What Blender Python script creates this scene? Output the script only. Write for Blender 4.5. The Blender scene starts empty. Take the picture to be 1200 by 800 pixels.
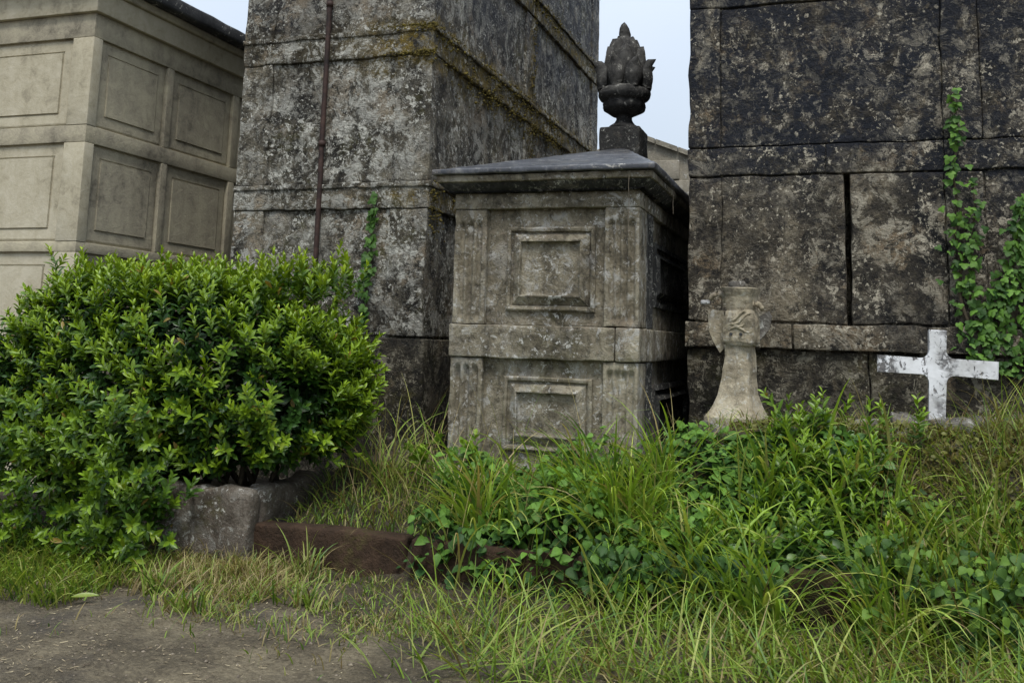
import bpy, math, random
import numpy as np
from mathutils import Vector, Matrix
random.seed(7); R = np.random.default_rng(11)
SC = bpy.context.scene; COL = SC.collection
# ------------------------------------------------------------------ camera, world, sun, exposure
cam = bpy.data.cameras.new('camera'); camo = bpy.data.objects.new('camera', cam); COL.objects.link(camo)
CAM = np.array([0, 0, 1.6])
camo.location = CAM; camo.rotation_euler = [math.radians(a) for a in (97.8096, -1.69396, 18.8977)]
cam.sensor_fit = 'HORIZONTAL'; cam.sensor_width = 36; cam.lens = 33.926
cam.shift_x = 0.0051; cam.shift_y = -0.129
cam.clip_start = .05; cam.clip_end = 2000; SC.camera = camo
W = bpy.data.worlds.new('World'); SC.world = W; W.use_nodes = True
wn = W.node_tree; bg = wn.nodes['Background']; bg.inputs['Strength'].default_value = .1
SUN_EL, SUN_AZ = 62, 160      # azimuth clockwise from +Y: behind the camera, to its right
sky = wn.nodes.new('ShaderNodeTexSky'); sky.sky_type = 'NISHITA'; sky.sun_disc = False
sky.sun_elevation = math.radians(SUN_EL); sky.sun_rotation = math.radians(SUN_AZ); sky.dust_density = 2.5; sky.air_density = 1.2
tc = wn.nodes.new('ShaderNodeTexCoord'); cn = wn.nodes.new('ShaderNodeTexNoise')
cn.inputs['Scale'].default_value = 2.2; cn.inputs['Detail'].default_value = 6
cm = wn.nodes.new('ShaderNodeMapRange'); cm.inputs['From Min'].default_value = .3; cm.inputs['From Max'].default_value = .7
cm.inputs['To Min'].default_value = .72; cm.inputs['To Max'].default_value = .92
mx = wn.nodes.new('ShaderNodeMix'); mx.data_type = 'RGBA'; mx.inputs[7].default_value = (5.7, 6.35, 7.3, 1)   # grey-white cloud deck
# CIE standard overcast sky: luminance grows from the horizon to the zenith as (1 + 2 sin h) / 3
sx = wn.nodes.new('ShaderNodeSeparateXYZ'); wn.links.new(tc.outputs['Generated'], sx.inputs[0])
ce = wn.nodes.new('ShaderNodeMapRange'); ce.inputs['From Min'].default_value = 0; ce.inputs['From Max'].default_value = 1
ce.inputs['To Min'].default_value = .56; ce.inputs['To Max'].default_value = 1.68; wn.links.new(sx.outputs[2], ce.inputs['Value'])
cv = wn.nodes.new('ShaderNodeVectorMath'); cv.operation = 'SCALE'; cv.inputs[0].default_value = (4.7, 5.25, 6.0); wn.links.new(ce.outputs[0], cv.inputs['Scale'])
wn.links.new(cv.outputs[0], mx.inputs[7])
wn.links.new(tc.outputs['Generated'], cn.inputs['Vector']); wn.links.new(cn.outputs['Fac'], cm.inputs['Value'])
wn.links.new(cm.outputs[0], mx.inputs[0]); wn.links.new(sky.outputs[0], mx.inputs[6]); wn.links.new(mx.outputs[2], bg.inputs['Color'])
sl = bpy.data.lights.new('sun', 'SUN'); sl.energy = 1.5; sl.angle = math.radians(18); sl.color = (1, .96, .9)
so = bpy.data.objects.new('sun', sl); COL.objects.link(so)
_d = Vector((math.sin(math.radians(SUN_AZ))*math.cos(math.radians(SUN_EL)), math.cos(math.radians(SUN_AZ))*math.cos(math.radians(SUN_EL)), math.sin(math.radians(SUN_EL))))
so.rotation_euler = _d.to_track_quat('Z', 'Y').to_euler(); so.location = (0, -5, 12)
SC.view_settings.view_transform = 'Standard'; SC.view_settings.look = 'None'
SC.view_settings.exposure = .95; SC.view_settings.gamma = 1

# ------------------------------------------------------------------ noise
def _hash(ix, iy, iz, s):
    n = (ix*374761393 + iy*668265263 + iz*2147483647 + s*1274126177) & 0xffffffff
    n = ((n ^ (n >> 13))*1274126177) & 0xffffffff
    return ((n ^ (n >> 16)) & 0xffff)/32767.5 - 1
def vnoise(P, f=1., s=0):
    P = np.asarray(P, float)*f; I = np.floor(P).astype(np.int64); F = P-I; F = F*F*(3-2*F); o = 0
    for a in (0, 1):
        for b in (0, 1):
            for c in (0, 1):
                w = (F[:, 0] if a else 1-F[:, 0])*(F[:, 1] if b else 1-F[:, 1])*(F[:, 2] if c else 1-F[:, 2])
                o = o + w*_hash(I[:, 0]+a, I[:, 1]+b, I[:, 2]+c, s)
    return o
def fbm(P, f, s=0, n=3): return sum(vnoise(P, f*2**i, s+i)*.5**i for i in range(n))
def nvec(P, f, s=0, n=2): return np.stack([fbm(P, f, s+10*k, n) for k in range(3)], 1)
def unit(v): return v/np.maximum(np.linalg.norm(v, axis=-1, keepdims=True), 1e-9)
def sstep(a, b, x): t = np.clip((x-a)/(b-a), 0, 1); return t*t*(3-2*t)

# ------------------------------------------------------------------ objects
def link(o, parent=None):
    COL.objects.link(o)
    if parent is not None:
        o.parent = parent
    return o
def tag(o, label=None, cat=None, group=None, kind=None):
    for k, v in (('label', label), ('category', cat), ('group', group), ('kind', kind)):
        if v: o[k] = v
    return o
def thing(name, loc, label, cat, group=None):
    o = bpy.data.objects.new(name, None); o.location = loc; o.empty_display_size = .2
    return tag(link(o), label, cat, group)
def mesh_data(name, V, F, mat, smooth=False, tint=None):
    m = bpy.data.meshes.new(name); V = np.asarray(V, float)
    if isinstance(F, np.ndarray):
        n, k = F.shape
        m.vertices.add(len(V)); m.vertices.foreach_set('co', V.ravel())
        m.loops.add(n*k); m.loops.foreach_set('vertex_index', F.ravel().astype(np.int32))
        m.polygons.add(n); m.polygons.foreach_set('loop_start', np.arange(0, n*k, k, dtype=np.int32))
        m.update(calc_edges=True)
    else:
        m.from_pydata([tuple(v) for v in V], [], F)
    m.polygons.foreach_set('use_smooth', np.full(len(m.polygons), bool(smooth)))
    if tint is not None:
        a = m.color_attributes.new('tint', 'FLOAT_COLOR', 'POINT')
        a.data.foreach_set('color', np.concatenate([tint, np.ones((len(tint), 1))], 1).ravel())
    m.materials.append(mat); m.update(); return m
def obj(name, V, F, mat, parent=None, smooth=False, tint=None, kind=None):
    V = np.asarray(V, float)
    if parent is not None:
        off = np.array(parent.location); p = parent.parent
        while p is not None: off = off+np.array(p.location); p = p.parent
        V = V-off
    o = bpy.data.objects.new(name, mesh_data(name, V, F, mat, smooth, tint))
    if kind: o['kind'] = kind
    return link(o, parent)

def axis_pts(a, b, step, r):
    L = b-a; r = min(r, L*.3); n = max(1, int(round((L-2*r)/step)))
    return np.concatenate([[a, a+r*.35], np.linspace(a+r, b-r, n+1), [b-r*.35, b]])
def slab_geo(lo, hi, step=.1, r=.012, amp=.004, freq=7., seed=0, fn=None, steps=None):
    """rounded, slightly uneven block of stone as one closed mesh"""
    lo = np.array(lo, float); hi = np.array(hi, float); st = steps or (step,)*3
    A = [axis_pts(lo[k], hi[k], st[k], r) for k in range(3)]; N = [len(a) for a in A]
    idx = -np.ones(N, np.int64); g = np.stack(np.meshgrid(*[np.arange(n) for n in N], indexing='ij'), -1)
    sur = np.zeros(N, bool)
    for k in range(3):
        sur |= (g[..., k] == 0) | (g[..., k] == N[k]-1)
    idx[sur] = np.arange(sur.sum()); gi = g[sur]
    P = np.stack([A[k][gi[:, k]] for k in range(3)], 1); Fs = []
    for k in range(3):
        u, v = [q for q in range(3) if q != k]
        for side in (0, N[k]-1):
            sl_ = np.take(idx, side, axis=k)
            q = np.stack([sl_[:-1, :-1], sl_[1:, :-1], sl_[1:, 1:], sl_[:-1, 1:]], -1).reshape(-1, 4)
            flip = (side == 0) != (k == 1)
            Fs.append(q[:, ::-1] if flip else q)
    rr = np.minimum(r, (hi-lo)*.3)
    q = np.clip(P, lo+rr, hi-rr); d = P-q; n = np.linalg.norm(d/rr, axis=1, keepdims=True)
    P = np.where(n > 1e-9, q+d/np.maximum(n, 1e-9)*np.minimum(n, 1), P)
    if fn is not None: P = fn(P)
    if amp: P = P+nvec(P, freq, seed)*amp
    return P, np.concatenate(Fs)
def slab(name, lo, hi, mat, parent, **k):
    V, F = slab_geo(lo, hi, **k); return obj(name, V, F, mat, parent, True)
def lathe(prof, n=28, amp=0, fn=None, seed=0):
    prof = np.array(prof); K = len(prof); a = np.linspace(0, 2*math.pi, n, endpoint=False)
    V = np.stack([np.outer(prof[:, 0], np.cos(a)), np.outer(prof[:, 0], np.sin(a)), np.repeat(prof[:, 1:], n, 1)], -1).reshape(-1, 3)
    i = np.arange(K-1)[:, None]*n; j = np.arange(n)[None]
    F = np.stack([i+j, i+(j+1) % n, i+n+(j+1) % n, i+n+j], -1).reshape(-1, 4)
    return V, F
def tube(pts, rad, n=8):
    pts = np.array(pts, float); K = len(pts); rad = np.broadcast_to(rad, (K,))
    t = unit(np.gradient(pts, axis=0)); ref = np.array([0, 0, 1.]) if abs(t[0][2]) < .9 else np.array([1., 0, 0])
    u = unit(np.cross(t, ref)); v = np.cross(t, u); a = np.linspace(0, 2*math.pi, n, endpoint=False)
    V = (pts[:, None]+rad[:, None, None]*(np.cos(a)[None, :, None]*u[:, None]+np.sin(a)[None, :, None]*v[:, None])).reshape(-1, 3)
    F = [(i*n+j, i*n+(j+1) % n, (i+1)*n+(j+1) % n, (i+1)*n+j) for i in range(K-1) for j in range(n)]
    F += [tuple(range(n))[::-1], tuple((K-1)*n+j for j in range(n))]
    return V, F
def join(parts):
    V = []; F = []; o = 0
    for v, f in parts:
        V.append(np.asarray(v)); F += [tuple(int(i)+o for i in q) for q in f]; o += len(v)
    return np.concatenate(V), F
def panel_geo(x0, x1, z0, z1, prof, n=14, amp=.003, seed=0, tol=.0):
    """moulded panel in the XZ plane facing -Y; prof = [(inset, y)...], the last loop is filled with a fine grid"""
    V = []; F = []
    m = 4*n
    for (ins, y) in prof:
        a, b, c, d = x0+ins, x1-ins, z0+ins, z1-ins
        t = np.linspace(0, 1, n, endpoint=False)
        ring = np.concatenate([np.stack([a+(b-a)*t, np.full(n, c)], 1), np.stack([np.full(n, b), c+(d-c)*t], 1),
                               np.stack([b-(b-a)*t, np.full(n, d)], 1), np.stack([np.full(n, a), d-(d-c)*t], 1)])
        V.append(np.stack([ring[:, 0], np.full(m, y), ring[:, 1]], 1))
    for k in range(len(prof)-1):
        F += [(k*m+j, k*m+(j+1) % m, (k+1)*m+(j+1) % m, (k+1)*m+j) for j in range(m)]
    b0 = (len(prof)-1)*m; F.append(tuple(range(b0, b0+m)))
    V = np.concatenate(V); V = V+nvec(V, 9, seed)*amp
    return V, F
def swap_side(V, xs):      # turn a -Y facing panel into a +X facing one (x -> y)
    return np.stack([xs-V[:, 1], V[:, 0], V[:, 2]], 1)

# ------------------------------------------------------------------ materials
class NT:
    def __init__(s, name):
        s.m = bpy.data.materials.new(name); s.m.use_nodes = True; s.t = s.m.node_tree
        s.b = s.t.nodes['Principled BSDF']; s.out = s.t.nodes['Material Output']
        s.pos = s.t.nodes.new('ShaderNodeNewGeometry').outputs['Position']
    def set(s, n, k, v):
        if v is None: return
        i = n.inputs[k]
        if isinstance(v, bpy.types.NodeSocket): s.t.links.new(v, i)
        else: i.default_value = v if not (isinstance(v, tuple) and len(v) == 3 and i.type == 'RGBA') else (*v, 1)
    def vec(s, scale, src=None):
        n = s.t.nodes.new('ShaderNodeMapping'); s.set(n, 'Vector', src or s.pos); n.inputs['Scale'].default_value = scale
        return n.outputs[0]
    def noise(s, sc, det=5, rough=.6, dist=0, vec=None, col=False):
        n = s.t.nodes.new('ShaderNodeTexNoise'); s.set(n, 'Vector', vec or s.pos)
        for k, v in (('Scale', sc), ('Detail', det), ('Roughness', rough), ('Distortion', dist)): s.set(n, k, v)
        return n.outputs['Color' if col else 'Fac']
    def voro(s, sc, vec=None, feat='F1', out='Distance'):
        n = s.t.nodes.new('ShaderNodeTexVoronoi'); n.feature = feat; s.set(n, 'Vector', vec or s.pos); s.set(n, 'Scale', sc); return n.outputs[out]
    def math(s, op, a, b=0., clamp=False):
        n = s.t.nodes.new('ShaderNodeMath'); n.operation = op; n.use_clamp = clamp; s.set(n, 0, a); s.set(n, 1, b); return n.outputs[0]
    def rng(s, v, a, b, c=0., d=1.):
        n = s.t.nodes.new('ShaderNodeMapRange'); n.interpolation_type = 'SMOOTHSTEP'
        for k, x in enumerate((v, a, b, c, d)): s.set(n, k, x)
        return n.outputs[0]
    def mix(s, f, a, b, mode='MIX'):
        n = s.t.nodes.new('ShaderNodeMix'); n.data_type = 'RGBA'; n.blend_type = mode; s.set(n, 0, f); s.set(n, 6, a); s.set(n, 7, b); return n.outputs[2]
    def ramp(s, f, stops):
        n = s.t.nodes.new('ShaderNodeValToRGB'); s.set(n, 0, f); e = n.color_ramp.elements
        while len(e) < len(stops): e.new(.5)
        for q, (p, c) in zip(e, stops): q.position = p; q.color = (*c, 1)
        return n.outputs[0]
    def axis(s, k):
        n = s.t.nodes.new('ShaderNodeSeparateXYZ'); s.set(n, 0, s.pos); return n.outputs[k]
    def warp(s, sc, amt):
        c = s.noise(sc, 3, .6, col=True); n = s.t.nodes.new('ShaderNodeVectorMath'); n.operation = 'MULTIPLY_ADD'
        s.set(n, 0, c); n.inputs[1].default_value = (amt,)*3; s.set(n, 2, s.pos); return n.outputs[0]
    def bump(s, h, dist, strength=1.):
        n = s.t.nodes.new('ShaderNodeBump'); s.set(n, 'Height', h); n.inputs['Distance'].default_value = dist; n.inputs['Strength'].default_value = strength
        s.t.links.new(n.outputs[0], s.b.inputs['Normal'])
    def done(s, col, rough=.85, spec=.3):
        s.set(s.b, 'Base Color', col); s.set(s.b, 'Roughness', rough); s.b.inputs['Specular IOR Level'].default_value = spec; return s.m

def stone(name, dark, mid, light, bias=.0, stain=None, pale=(.5, .49, .44), lich=.5, rough=.88, relief=.02, moss=0., black=None, spec=.25, con=.17, run=0., band=False):
    """weathered lichen-covered stone"""
    n = NT(name); wv = n.warp(3.1, .05)
    big = n.noise(.9, 5, .62, .4); streak = n.noise(1., 5, .6, .3, n.vec((3.2, 3.2, .45))); med = n.noise(6.5, 8, .72, .6); fine = n.noise(34, 5, .7)
    f = n.math('ADD', n.math('MULTIPLY', big, .42), n.math('MULTIPLY', streak, .3))
    f = n.math('ADD', f, n.math('MULTIPLY', med, .5)); f = n.math('ADD', f, n.math('MULTIPLY', fine, .16)); f = n.math('ADD', f, -.19+bias)
    col = n.ramp(f, [(.5-con, dark), (.5, mid), (.5+con, light)])
    zone = n.rng(n.noise(1.1, 5, .65, .5), .36, .6); w2 = n.warp(21, .02); L1 = min(1, lich); free = None
    if run:        # dark run-off streaks
        rs = n.math('MULTIPLY', n.rng(n.noise(1., 6, .66, .25, n.vec((2.3, 2.3, .22))), .47, .62), n.rng(n.noise(9, 6, .7), .62, .36))
        col = n.mix(n.math('MULTIPLY', rs, run), col, tuple(c*.75 for c in dark))
    if lich:
        tan = n.math('MULTIPLY', n.rng(n.noise(3., 12, .8, .4, wv), .55-.035*lich, .60-.035*lich), n.math('ADD', n.math('MULTIPLY', zone, .7), .3))
        col = n.mix(n.math('MULTIPLY', tan, .75*L1), col, n.mix(n.rng(n.noise(2.1, 3), .4, .6), tuple(c*.55 for c in pale), (pale[0]*.5, pale[1]*.41, pale[2]*.32)))
        pits = n.math('MULTIPLY', n.rng(n.noise(11, 9, .8, .5, w2), .47, .41), .8*L1); col = n.mix(pits, col, tuple(c*.8 for c in dark))
    if black:      # black crust that thickens in uneven sheets up the wall
        z0, z1, c, amt = black
        up = n.rng(n.math('ADD', n.axis(2), n.math('MULTIPLY', n.math('SUBTRACT', n.noise(.8, 4, .6), .5), 3.2)), z0, z1)
        crust = n.math('MULTIPLY', up, n.rng(n.noise(4.5, 11, .8, .3), .62, .47)); col = n.mix(n.math('MULTIPLY', crust, amt), col, c); free = n.math('SUBTRACT', 1., n.math('MULTIPLY', crust, .65))
    if band:       # yellow-brown moss crust following the mouldings
        dz = n.math('MINIMUM', n.math('ABSOLUTE', n.math('SUBTRACT', n.axis(2), 4.28)), n.math('ADD', n.math('ABSOLUTE', n.math('SUBTRACT', n.axis(2), 5.62)), .06))
        dz = n.math('MINIMUM', dz, n.math('ADD', n.math('ABSOLUTE', n.math('SUBTRACT', n.axis(2), 2.86)), .2))
        dz = n.math('MINIMUM', dz, n.math('ADD', n.math('ABSOLUTE', n.math('SUBTRACT', n.axis(1), 10.8)), .08))
        mb = n.math('MULTIPLY', n.rng(n.math('ADD', dz, n.math('MULTIPLY', n.noise(4, 5, .65), .55)), .62, .4), n.rng(n.noise(12, 6, .76), .4, .53))
        mb = n.math('MULTIPLY', mb, n.rng(n.math('ADD', n.axis(0), n.math('MULTIPLY', n.noise(2, 4), .8)), -4.15, -3.2, .12, 1.)); col = n.mix(n.math('MULTIPLY', mb, .9), col, n.ramp(n.noise(7, 5), [(.35, (.055, .045, .014)), (.6, (.2, .14, .022))]))
    if moss:
        mk = n.math('MULTIPLY', n.rng(n.noise(1.7, 5, .65), .56-.1*moss, .74), n.rng(n.noise(16, 4, .6), .4, .62))
        col = n.mix(n.math('MULTIPLY', mk, .85), col, (.075, .07, .018))
    if lich:
        lim = lambda v: n.math('MULTIPLY', v, free) if free is not None else v
        blot = n.math('MULTIPLY', n.rng(n.noise(6.5, 11, .8, .6, wv), .585-.05*lich, .61-.05*lich), n.math('ADD', n.math('MULTIPLY', zone, .85), .15))
        col = n.mix(lim(n.math('MULTIPLY', blot, .85)), col, tuple(c*.7 for c in pale))
        rid = n.math('ABSOLUTE', n.math('SUBTRACT', n.noise(9, 4, .6, 1.6, w2), .5))      # curled lichen rims
        col = n.mix(lim(n.math('MULTIPLY', n.math('MULTIPLY', n.rng(rid, .022, .005), n.rng(n.noise(2.4, 5, .7), .5, .64)), .3*L1)), col, tuple(c*.8 for c in pale))
        wh = n.math('MULTIPLY', n.rng(n.noise(14, 7, .76, .4, w2), (.6-.035*lich), (.622-.035*lich)), n.rng(n.noise(1.7, 4, .7), .42, .58))
        col = n.mix(lim(n.math('MULTIPLY', wh, .9)), col, pale)
        wh2 = n.math('MULTIPLY', n.rng(n.noise(30, 4, .65, .2, w2), .59, .62), n.rng(n.noise(2.8, 4, .7), .44, .6)); col = n.mix(n.math('MULTIPLY', wh2, .9*L1), col, pale)
    h = n.math('ADD', n.math('MULTIPLY', n.math('ADD', med, n.math('MULTIPLY', n.noise(16, 6, .7, 1.2), .5)), .8), n.math('MULTIPLY', fine, .45)); h = n.math('ADD', h, n.math('MULTIPLY', n.noise(90, 3, .6), .18))
    n.bump(h, relief); return n.done(col, rough, spec)

M = {}
M['tower'] = stone('lichen_stone', (.012, .011, .010), (.092, .082, .061), (.23, .205, .15), -.01, lich=1.3, pale=(.62, .61, .54), relief=.07, moss=.6, black=(4.0, 5.6, (.045, .051, .066), .8), con=.11, run=.85, band=True)
M['tower_dark'] = stone('black_crusted_stone', (.012, .012, .013), (.075, .064, .047), (.23, .195, .135), .0, lich=1.05, pale=(.55, .5, .39), relief=.07, black=(2.4, 3.5, (.012, .015, .023), .95), con=.11, run=.7)
M['tomb'] = stone('weathered_granite', (.034, .03, .022), (.165, .143, .1), (.32, .288, .212), .015, lich=.7, pale=(.52, .51, .47), relief=.022, moss=.4, con=.115, run=.75)
M['tower_base'] = stone('shaded_base_stone', (.009, .009, .008), (.036, .031, .023), (.11, .095, .065), .0, lich=.7, pale=(.36, .33, .25), relief=.07, moss=1., con=.12, run=.7)  # darker base colour carries the shade below the ledge, with moss and grime
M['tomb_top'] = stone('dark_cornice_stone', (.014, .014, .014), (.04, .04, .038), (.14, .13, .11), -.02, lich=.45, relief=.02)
M['roof'] = stone('wet_roof_slab', (.018, .019, .023), (.05, .054, .064), (.11, .115, .13), -.01, lich=.3, con=.13, run=.4, rough=.42, relief=.006, spec=.5)
M['finial'] = stone('dark_finial_stone', (.012, .012, .012), (.036, .035, .034), (.1, .098, .09), -.01, lich=.2, relief=.02)
M['pale'] = stone('beige_mausoleum_stone', (.2, .178, .13), (.39, .35, .25), (.47, .43, .325), .045, lich=.0, relief=.006, con=.13, run=.12)
M['pale_grime'] = stone('grimy_beige_stone', (.12, .107, .08), (.31, .278, .205), (.42, .38, .27), .04, lich=.0, relief=.008, con=.13, run=.3)
M['slate'] = stone('dark_roof_stone', (.02, .021, .023), (.045, .047, .05), (.09, .09, .09), lich=.1, relief=.01)
M['memorial'] = stone('tan_carved_stone', (.07, .058, .04), (.29, .25, .175), (.46, .41, .3), .02, lich=.5, relief=.014, con=.12, run=.55)
M['grey'] = stone('grey_concrete', (.035, .028, .021), (.1, .082, .063), (.22, .195, .16), lich=.4, relief=.03, moss=.5)
M['brown'] = stone('brown_kerb_stone', (.015, .010, .006), (.046, .027, .016), (.095, .058, .035), lich=0., relief=.03, moss=.5)
M['rubble'] = stone('rubble_stone_grey', (.04, .037, .033), (.12, .11, .095), (.26, .245, .21), lich=.4, relief=.02)
M['gable'] = stone('far_wall_stone', (.1, .09, .07), (.22, .2, .155), (.33, .3, .24), lich=.2, relief=.02)
n = NT('rusty_pipe'); M['rust'] = n.done(n.ramp(n.noise(9, 6, .7), [(.35, (.012, .008, .007)), (.5, (.035, .019, .015)), (.7, (.075, .042, .032))]), .7)
n = NT('peeling_white_paint'); wv = n.warp(8, .05)
chip = n.math('MAXIMUM', n.rng(n.noise(15, 7, .72, 1.2, n.vec((1.4, 1, .8))), .575, .61), n.math('MULTIPLY', n.rng(n.math('ADD', n.noise(3.1, 4, .6), n.rng(n.axis(0), .56, .3, 0, .14)), .5, .62), n.rng(n.noise(24, 5, .7), .44, .52)))
pc = n.mix(chip, n.ramp(n.noise(6, 5, .6), [(.3, (.4, .4, .39)), (.62, (.64, .65, .66))]), n.ramp(n.noise(40, 4, .6), [(.3, (.045, .045, .05)), (.7, (.2, .19, .18))]))
n.bump(n.math('SUBTRACT', n.math('MULTIPLY', n.noise(50, 3), .2), chip), .006); M['paint'] = n.done(pc, .6)
n = NT('earth')          # trodden path, darker soil in the plots
eb = n.ramp(n.math('ADD', n.math('MULTIPLY', n.noise(2.2, 7, .7), .6), n.math('MULTIPLY', n.noise(38, 6, .75), .45)), [(.36, (.034, .028, .018)), (.5, (.092, .075, .048)), (.66, (.22, .185, .12))])
pl = n.rng(n.math('ADD', n.axis(1), n.math('MULTIPLY', n.noise(1.6, 5, .65), 1.2)), 5.6, 6.35)
eb = n.mix(n.math('MULTIPLY', pl, .75), eb, (.035, .027, .017)); wet = n.rng(n.noise(1.3, 5, .6), .5, .66); eb = n.mix(n.math('MULTIPLY', wet, .5), eb, (.05, .044, .04))
n.bump(n.math('ADD', n.noise(18, 8, .75), n.math('MULTIPLY', n.voro(45), .35)), .03); M['earth'] = n.done(eb, .85)
n = NT('threads'); M['pebble'] = n.done(n.ramp(n.noise(14, 3), [(.35, (.07, .055, .04)), (.65, (.22, .185, .135))]), .9); M['thread'] = n.done((.4, .38, .33), .6)
n = NT('bark'); M['bark'] = n.done(n.ramp(n.noise(30, 5), [(.3, (.03, .024, .016)), (.7, (.1, .08, .05))]), .9)
n = NT('moss'); M['moss'] = n.done(n.ramp(n.noise(13, 6, .7), [(.3, (.035, .028, .01)), (.5, (.1, .08, .018)), (.72, (.2, .16, .03))]), .95)
n = NT('straw'); at = n.t.nodes.new('ShaderNodeAttribute'); at.attribute_name = 'tint'; M['straw'] = n.done(at.outputs['Color'], .8)
def leaf_mat(name, rough, trans, spec=.4):
    n = NT(name); at = n.t.nodes.new('ShaderNodeAttribute'); at.attribute_name = 'tint'
    c = n.mix(n.rng(n.noise(60, 3), .3, .7, 0, .5), at.outputs['Color'], n.mix(1., at.outputs['Color'], (.62, .66, .6), 'MULTIPLY'))
    n.done(c, rough, spec); tr = n.t.nodes.new('ShaderNodeBsdfTranslucent')
    n.set(tr, 'Color', n.mix(1., c, (1.25, 1.2, .55), 'MULTIPLY'))
    ms = n.t.nodes.new('ShaderNodeMixShader'); ms.inputs[0].default_value = trans
    n.t.links.new(n.b.outputs[0], ms.inputs[1]); n.t.links.new(tr.outputs[0], ms.inputs[2]); n.t.links.new(ms.outputs[0], n.out.inputs['Surface'])
    return n.m
M['leaf'] = leaf_mat('shrub_leaf', .4, .22); M['ivy'] = leaf_mat('ivy_leaf', .55, .2, .22); M['grass'] = leaf_mat('grass_blade', .5, .3, .35)

# ------------------------------------------------------------------ ground
def gz(x, y):
    x = np.asarray(x, float); y = np.asarray(y, float)
    top = .62+.42*sstep(-1.5, -.75, x)+.06*sstep(.2, 1.2, x)
    front = .25+.03*np.sin(x*2.1)
    plot = front+(top-front)*sstep(6.15, 7.1, y)
    low = .02*sstep(5.2, 6., y)
    z = np.where(y > 6.12, plot, low+(plot-low)*sstep(6.0, 6.12, y))
    left = .10*sstep(5.4, 7., y)                       # in front of and under the hedge
    w = sstep(-3.95, -3.75, x); z = left*(1-w)+z*w
    # far side ground behind the tombs evens out
    far = sstep(8., 16., y); z = z*(1-far)+.5*far
    P = np.stack([x, y, x*0], -1).reshape(-1, 3)
    return z+(.018*fbm(P, 2.3, 3, 3)+.006*fbm(P, 14, 5, 2)).reshape(z.shape)
ax = np.concatenate([[-700, -250, -90, -40, -20, -12], np.arange(-8.5, 3.5, .05), [5, 9, 18, 40, 90, 250, 700]])
ay = np.concatenate([[-700, -250, -90, -30, -10, -3, 0, 2], np.arange(3, 8., .05), [8.5, 9.5, 11, 13, 16, 20, 30, 60, 150, 700]])
gx, gy = np.meshgrid(ax, ay, indexing='ij'); V = np.stack([gx, gy, gz(gx, gy)], -1).reshape(-1, 3)
nx_, ny_ = len(ax), len(ay); ii = np.arange(nx_-1)[:, None]*ny_+np.arange(ny_-1)[None]
F = np.stack([ii, ii+ny_, ii+ny_+1, ii+1], -1).reshape(-1, 4)
tag(obj('ground', V, F, M['earth'], None, True), kind='structure')

# ------------------------------------------------------------------ left: pale mausoleum with niche panels
A = thing('mausoleum', (-8.2, 8.6, 0), 'pale beige stone mausoleum with square niche panels and dark overhanging roof, behind the hedge', 'mausoleum', 'mausoleums in the row')
ax0, ax1, ay0, ay1 = -9.75, -6.95, 7.4, 12.6
slab('wall', (ax0+.04, ay0+.04, -.1), (ax1-.04, ay1-.04, 4.75), M['pale'], A, step=.8, amp=0)
rows = [(3.585, 4.48), (2.435, 3.415), (1.25, 2.335), (.2, 1.1)]
bands = [(4.48, 4.72), (3.415, 3.585), (2.335, 2.435), (1.1, 1.25)]
for z0, z1 in bands:
    slab('string_band', (ax0, ay0, z0), (ax1, ay1, z1), M['pale_grime'], A, step=.3, amp=.002, r=.006)
px = [(ax0, ax0+.25), (-8.55, -8.3), (-7.215, ax1)]
for z0, z1 in rows:
    for a, b in ((ax0, -9.5), (-8.45, -8.33)):
        slab('pilaster', (a, ay0, z0+.003), (b, ay0+.2, z1-.003), M['pale'], A, step=.4, amp=.0015, r=.006)
    slab('pilaster', (-7.205, ay0-.003, z0+.003), (ax1+.003, ay0+.125, z1-.003), M['pale'], A, step=.3, amp=.0015, r=.006)
    for a, b in ((8.54, 8.64), (9.76, 9.88), (11.0, 11.12), (12.3, 12.6)):
        slab('pilaster', (ax1-.2, a, z0+.003), (ax1, b, z1-.003), M['pale_grime'], A, step=.4, amp=.0015, r=.006)
    prof = lambda y: [(0, y+.06), (.014, y+.06), (.017, y+.004), (.03, y+.0), (.118, y+.002), (.121, y+.04), (.133, y+.04), (.137, y-.008), (.16, y-.008)]
    for a, b in ((-8.325, -7.21), (-9.495, -8.455)):
        v, f = panel_geo(a, b, z0+.004, z1-.004, prof(ay0+.028), amp=.001); obj('niche_panel', v, f, M['pale'], A)
    for a, b in ((7.53, 8.535), (8.645, 9.755), (9.885, 10.995), (11.125, 12.295)):
        v, f = panel_geo(a, b, z0+.004, z1-.004, prof(.028), amp=.001); v = swap_side(v, ax1); obj('niche_panel', v, f, M['pale_grime'], A)
slab('cornice', (ax0-.05, ay0-.05, 4.722), (ax1+.05, ay1+.05, 4.95), M['pale'], A, step=.3, amp=.002, r=.008)
slab('soffit', (ax0-.09, ay0-.09, 4.95), (ax1+.09, ay1+.09, 5.04), M['pale_grime'], A, step=.3, amp=.002, r=.02)
slab('roof', (ax0-.2, ay0-.2, 5.04), (ax1+.2, ay1+.2, 5.2), M['slate'], A, step=.25, amp=.008, r=.03)

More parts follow.
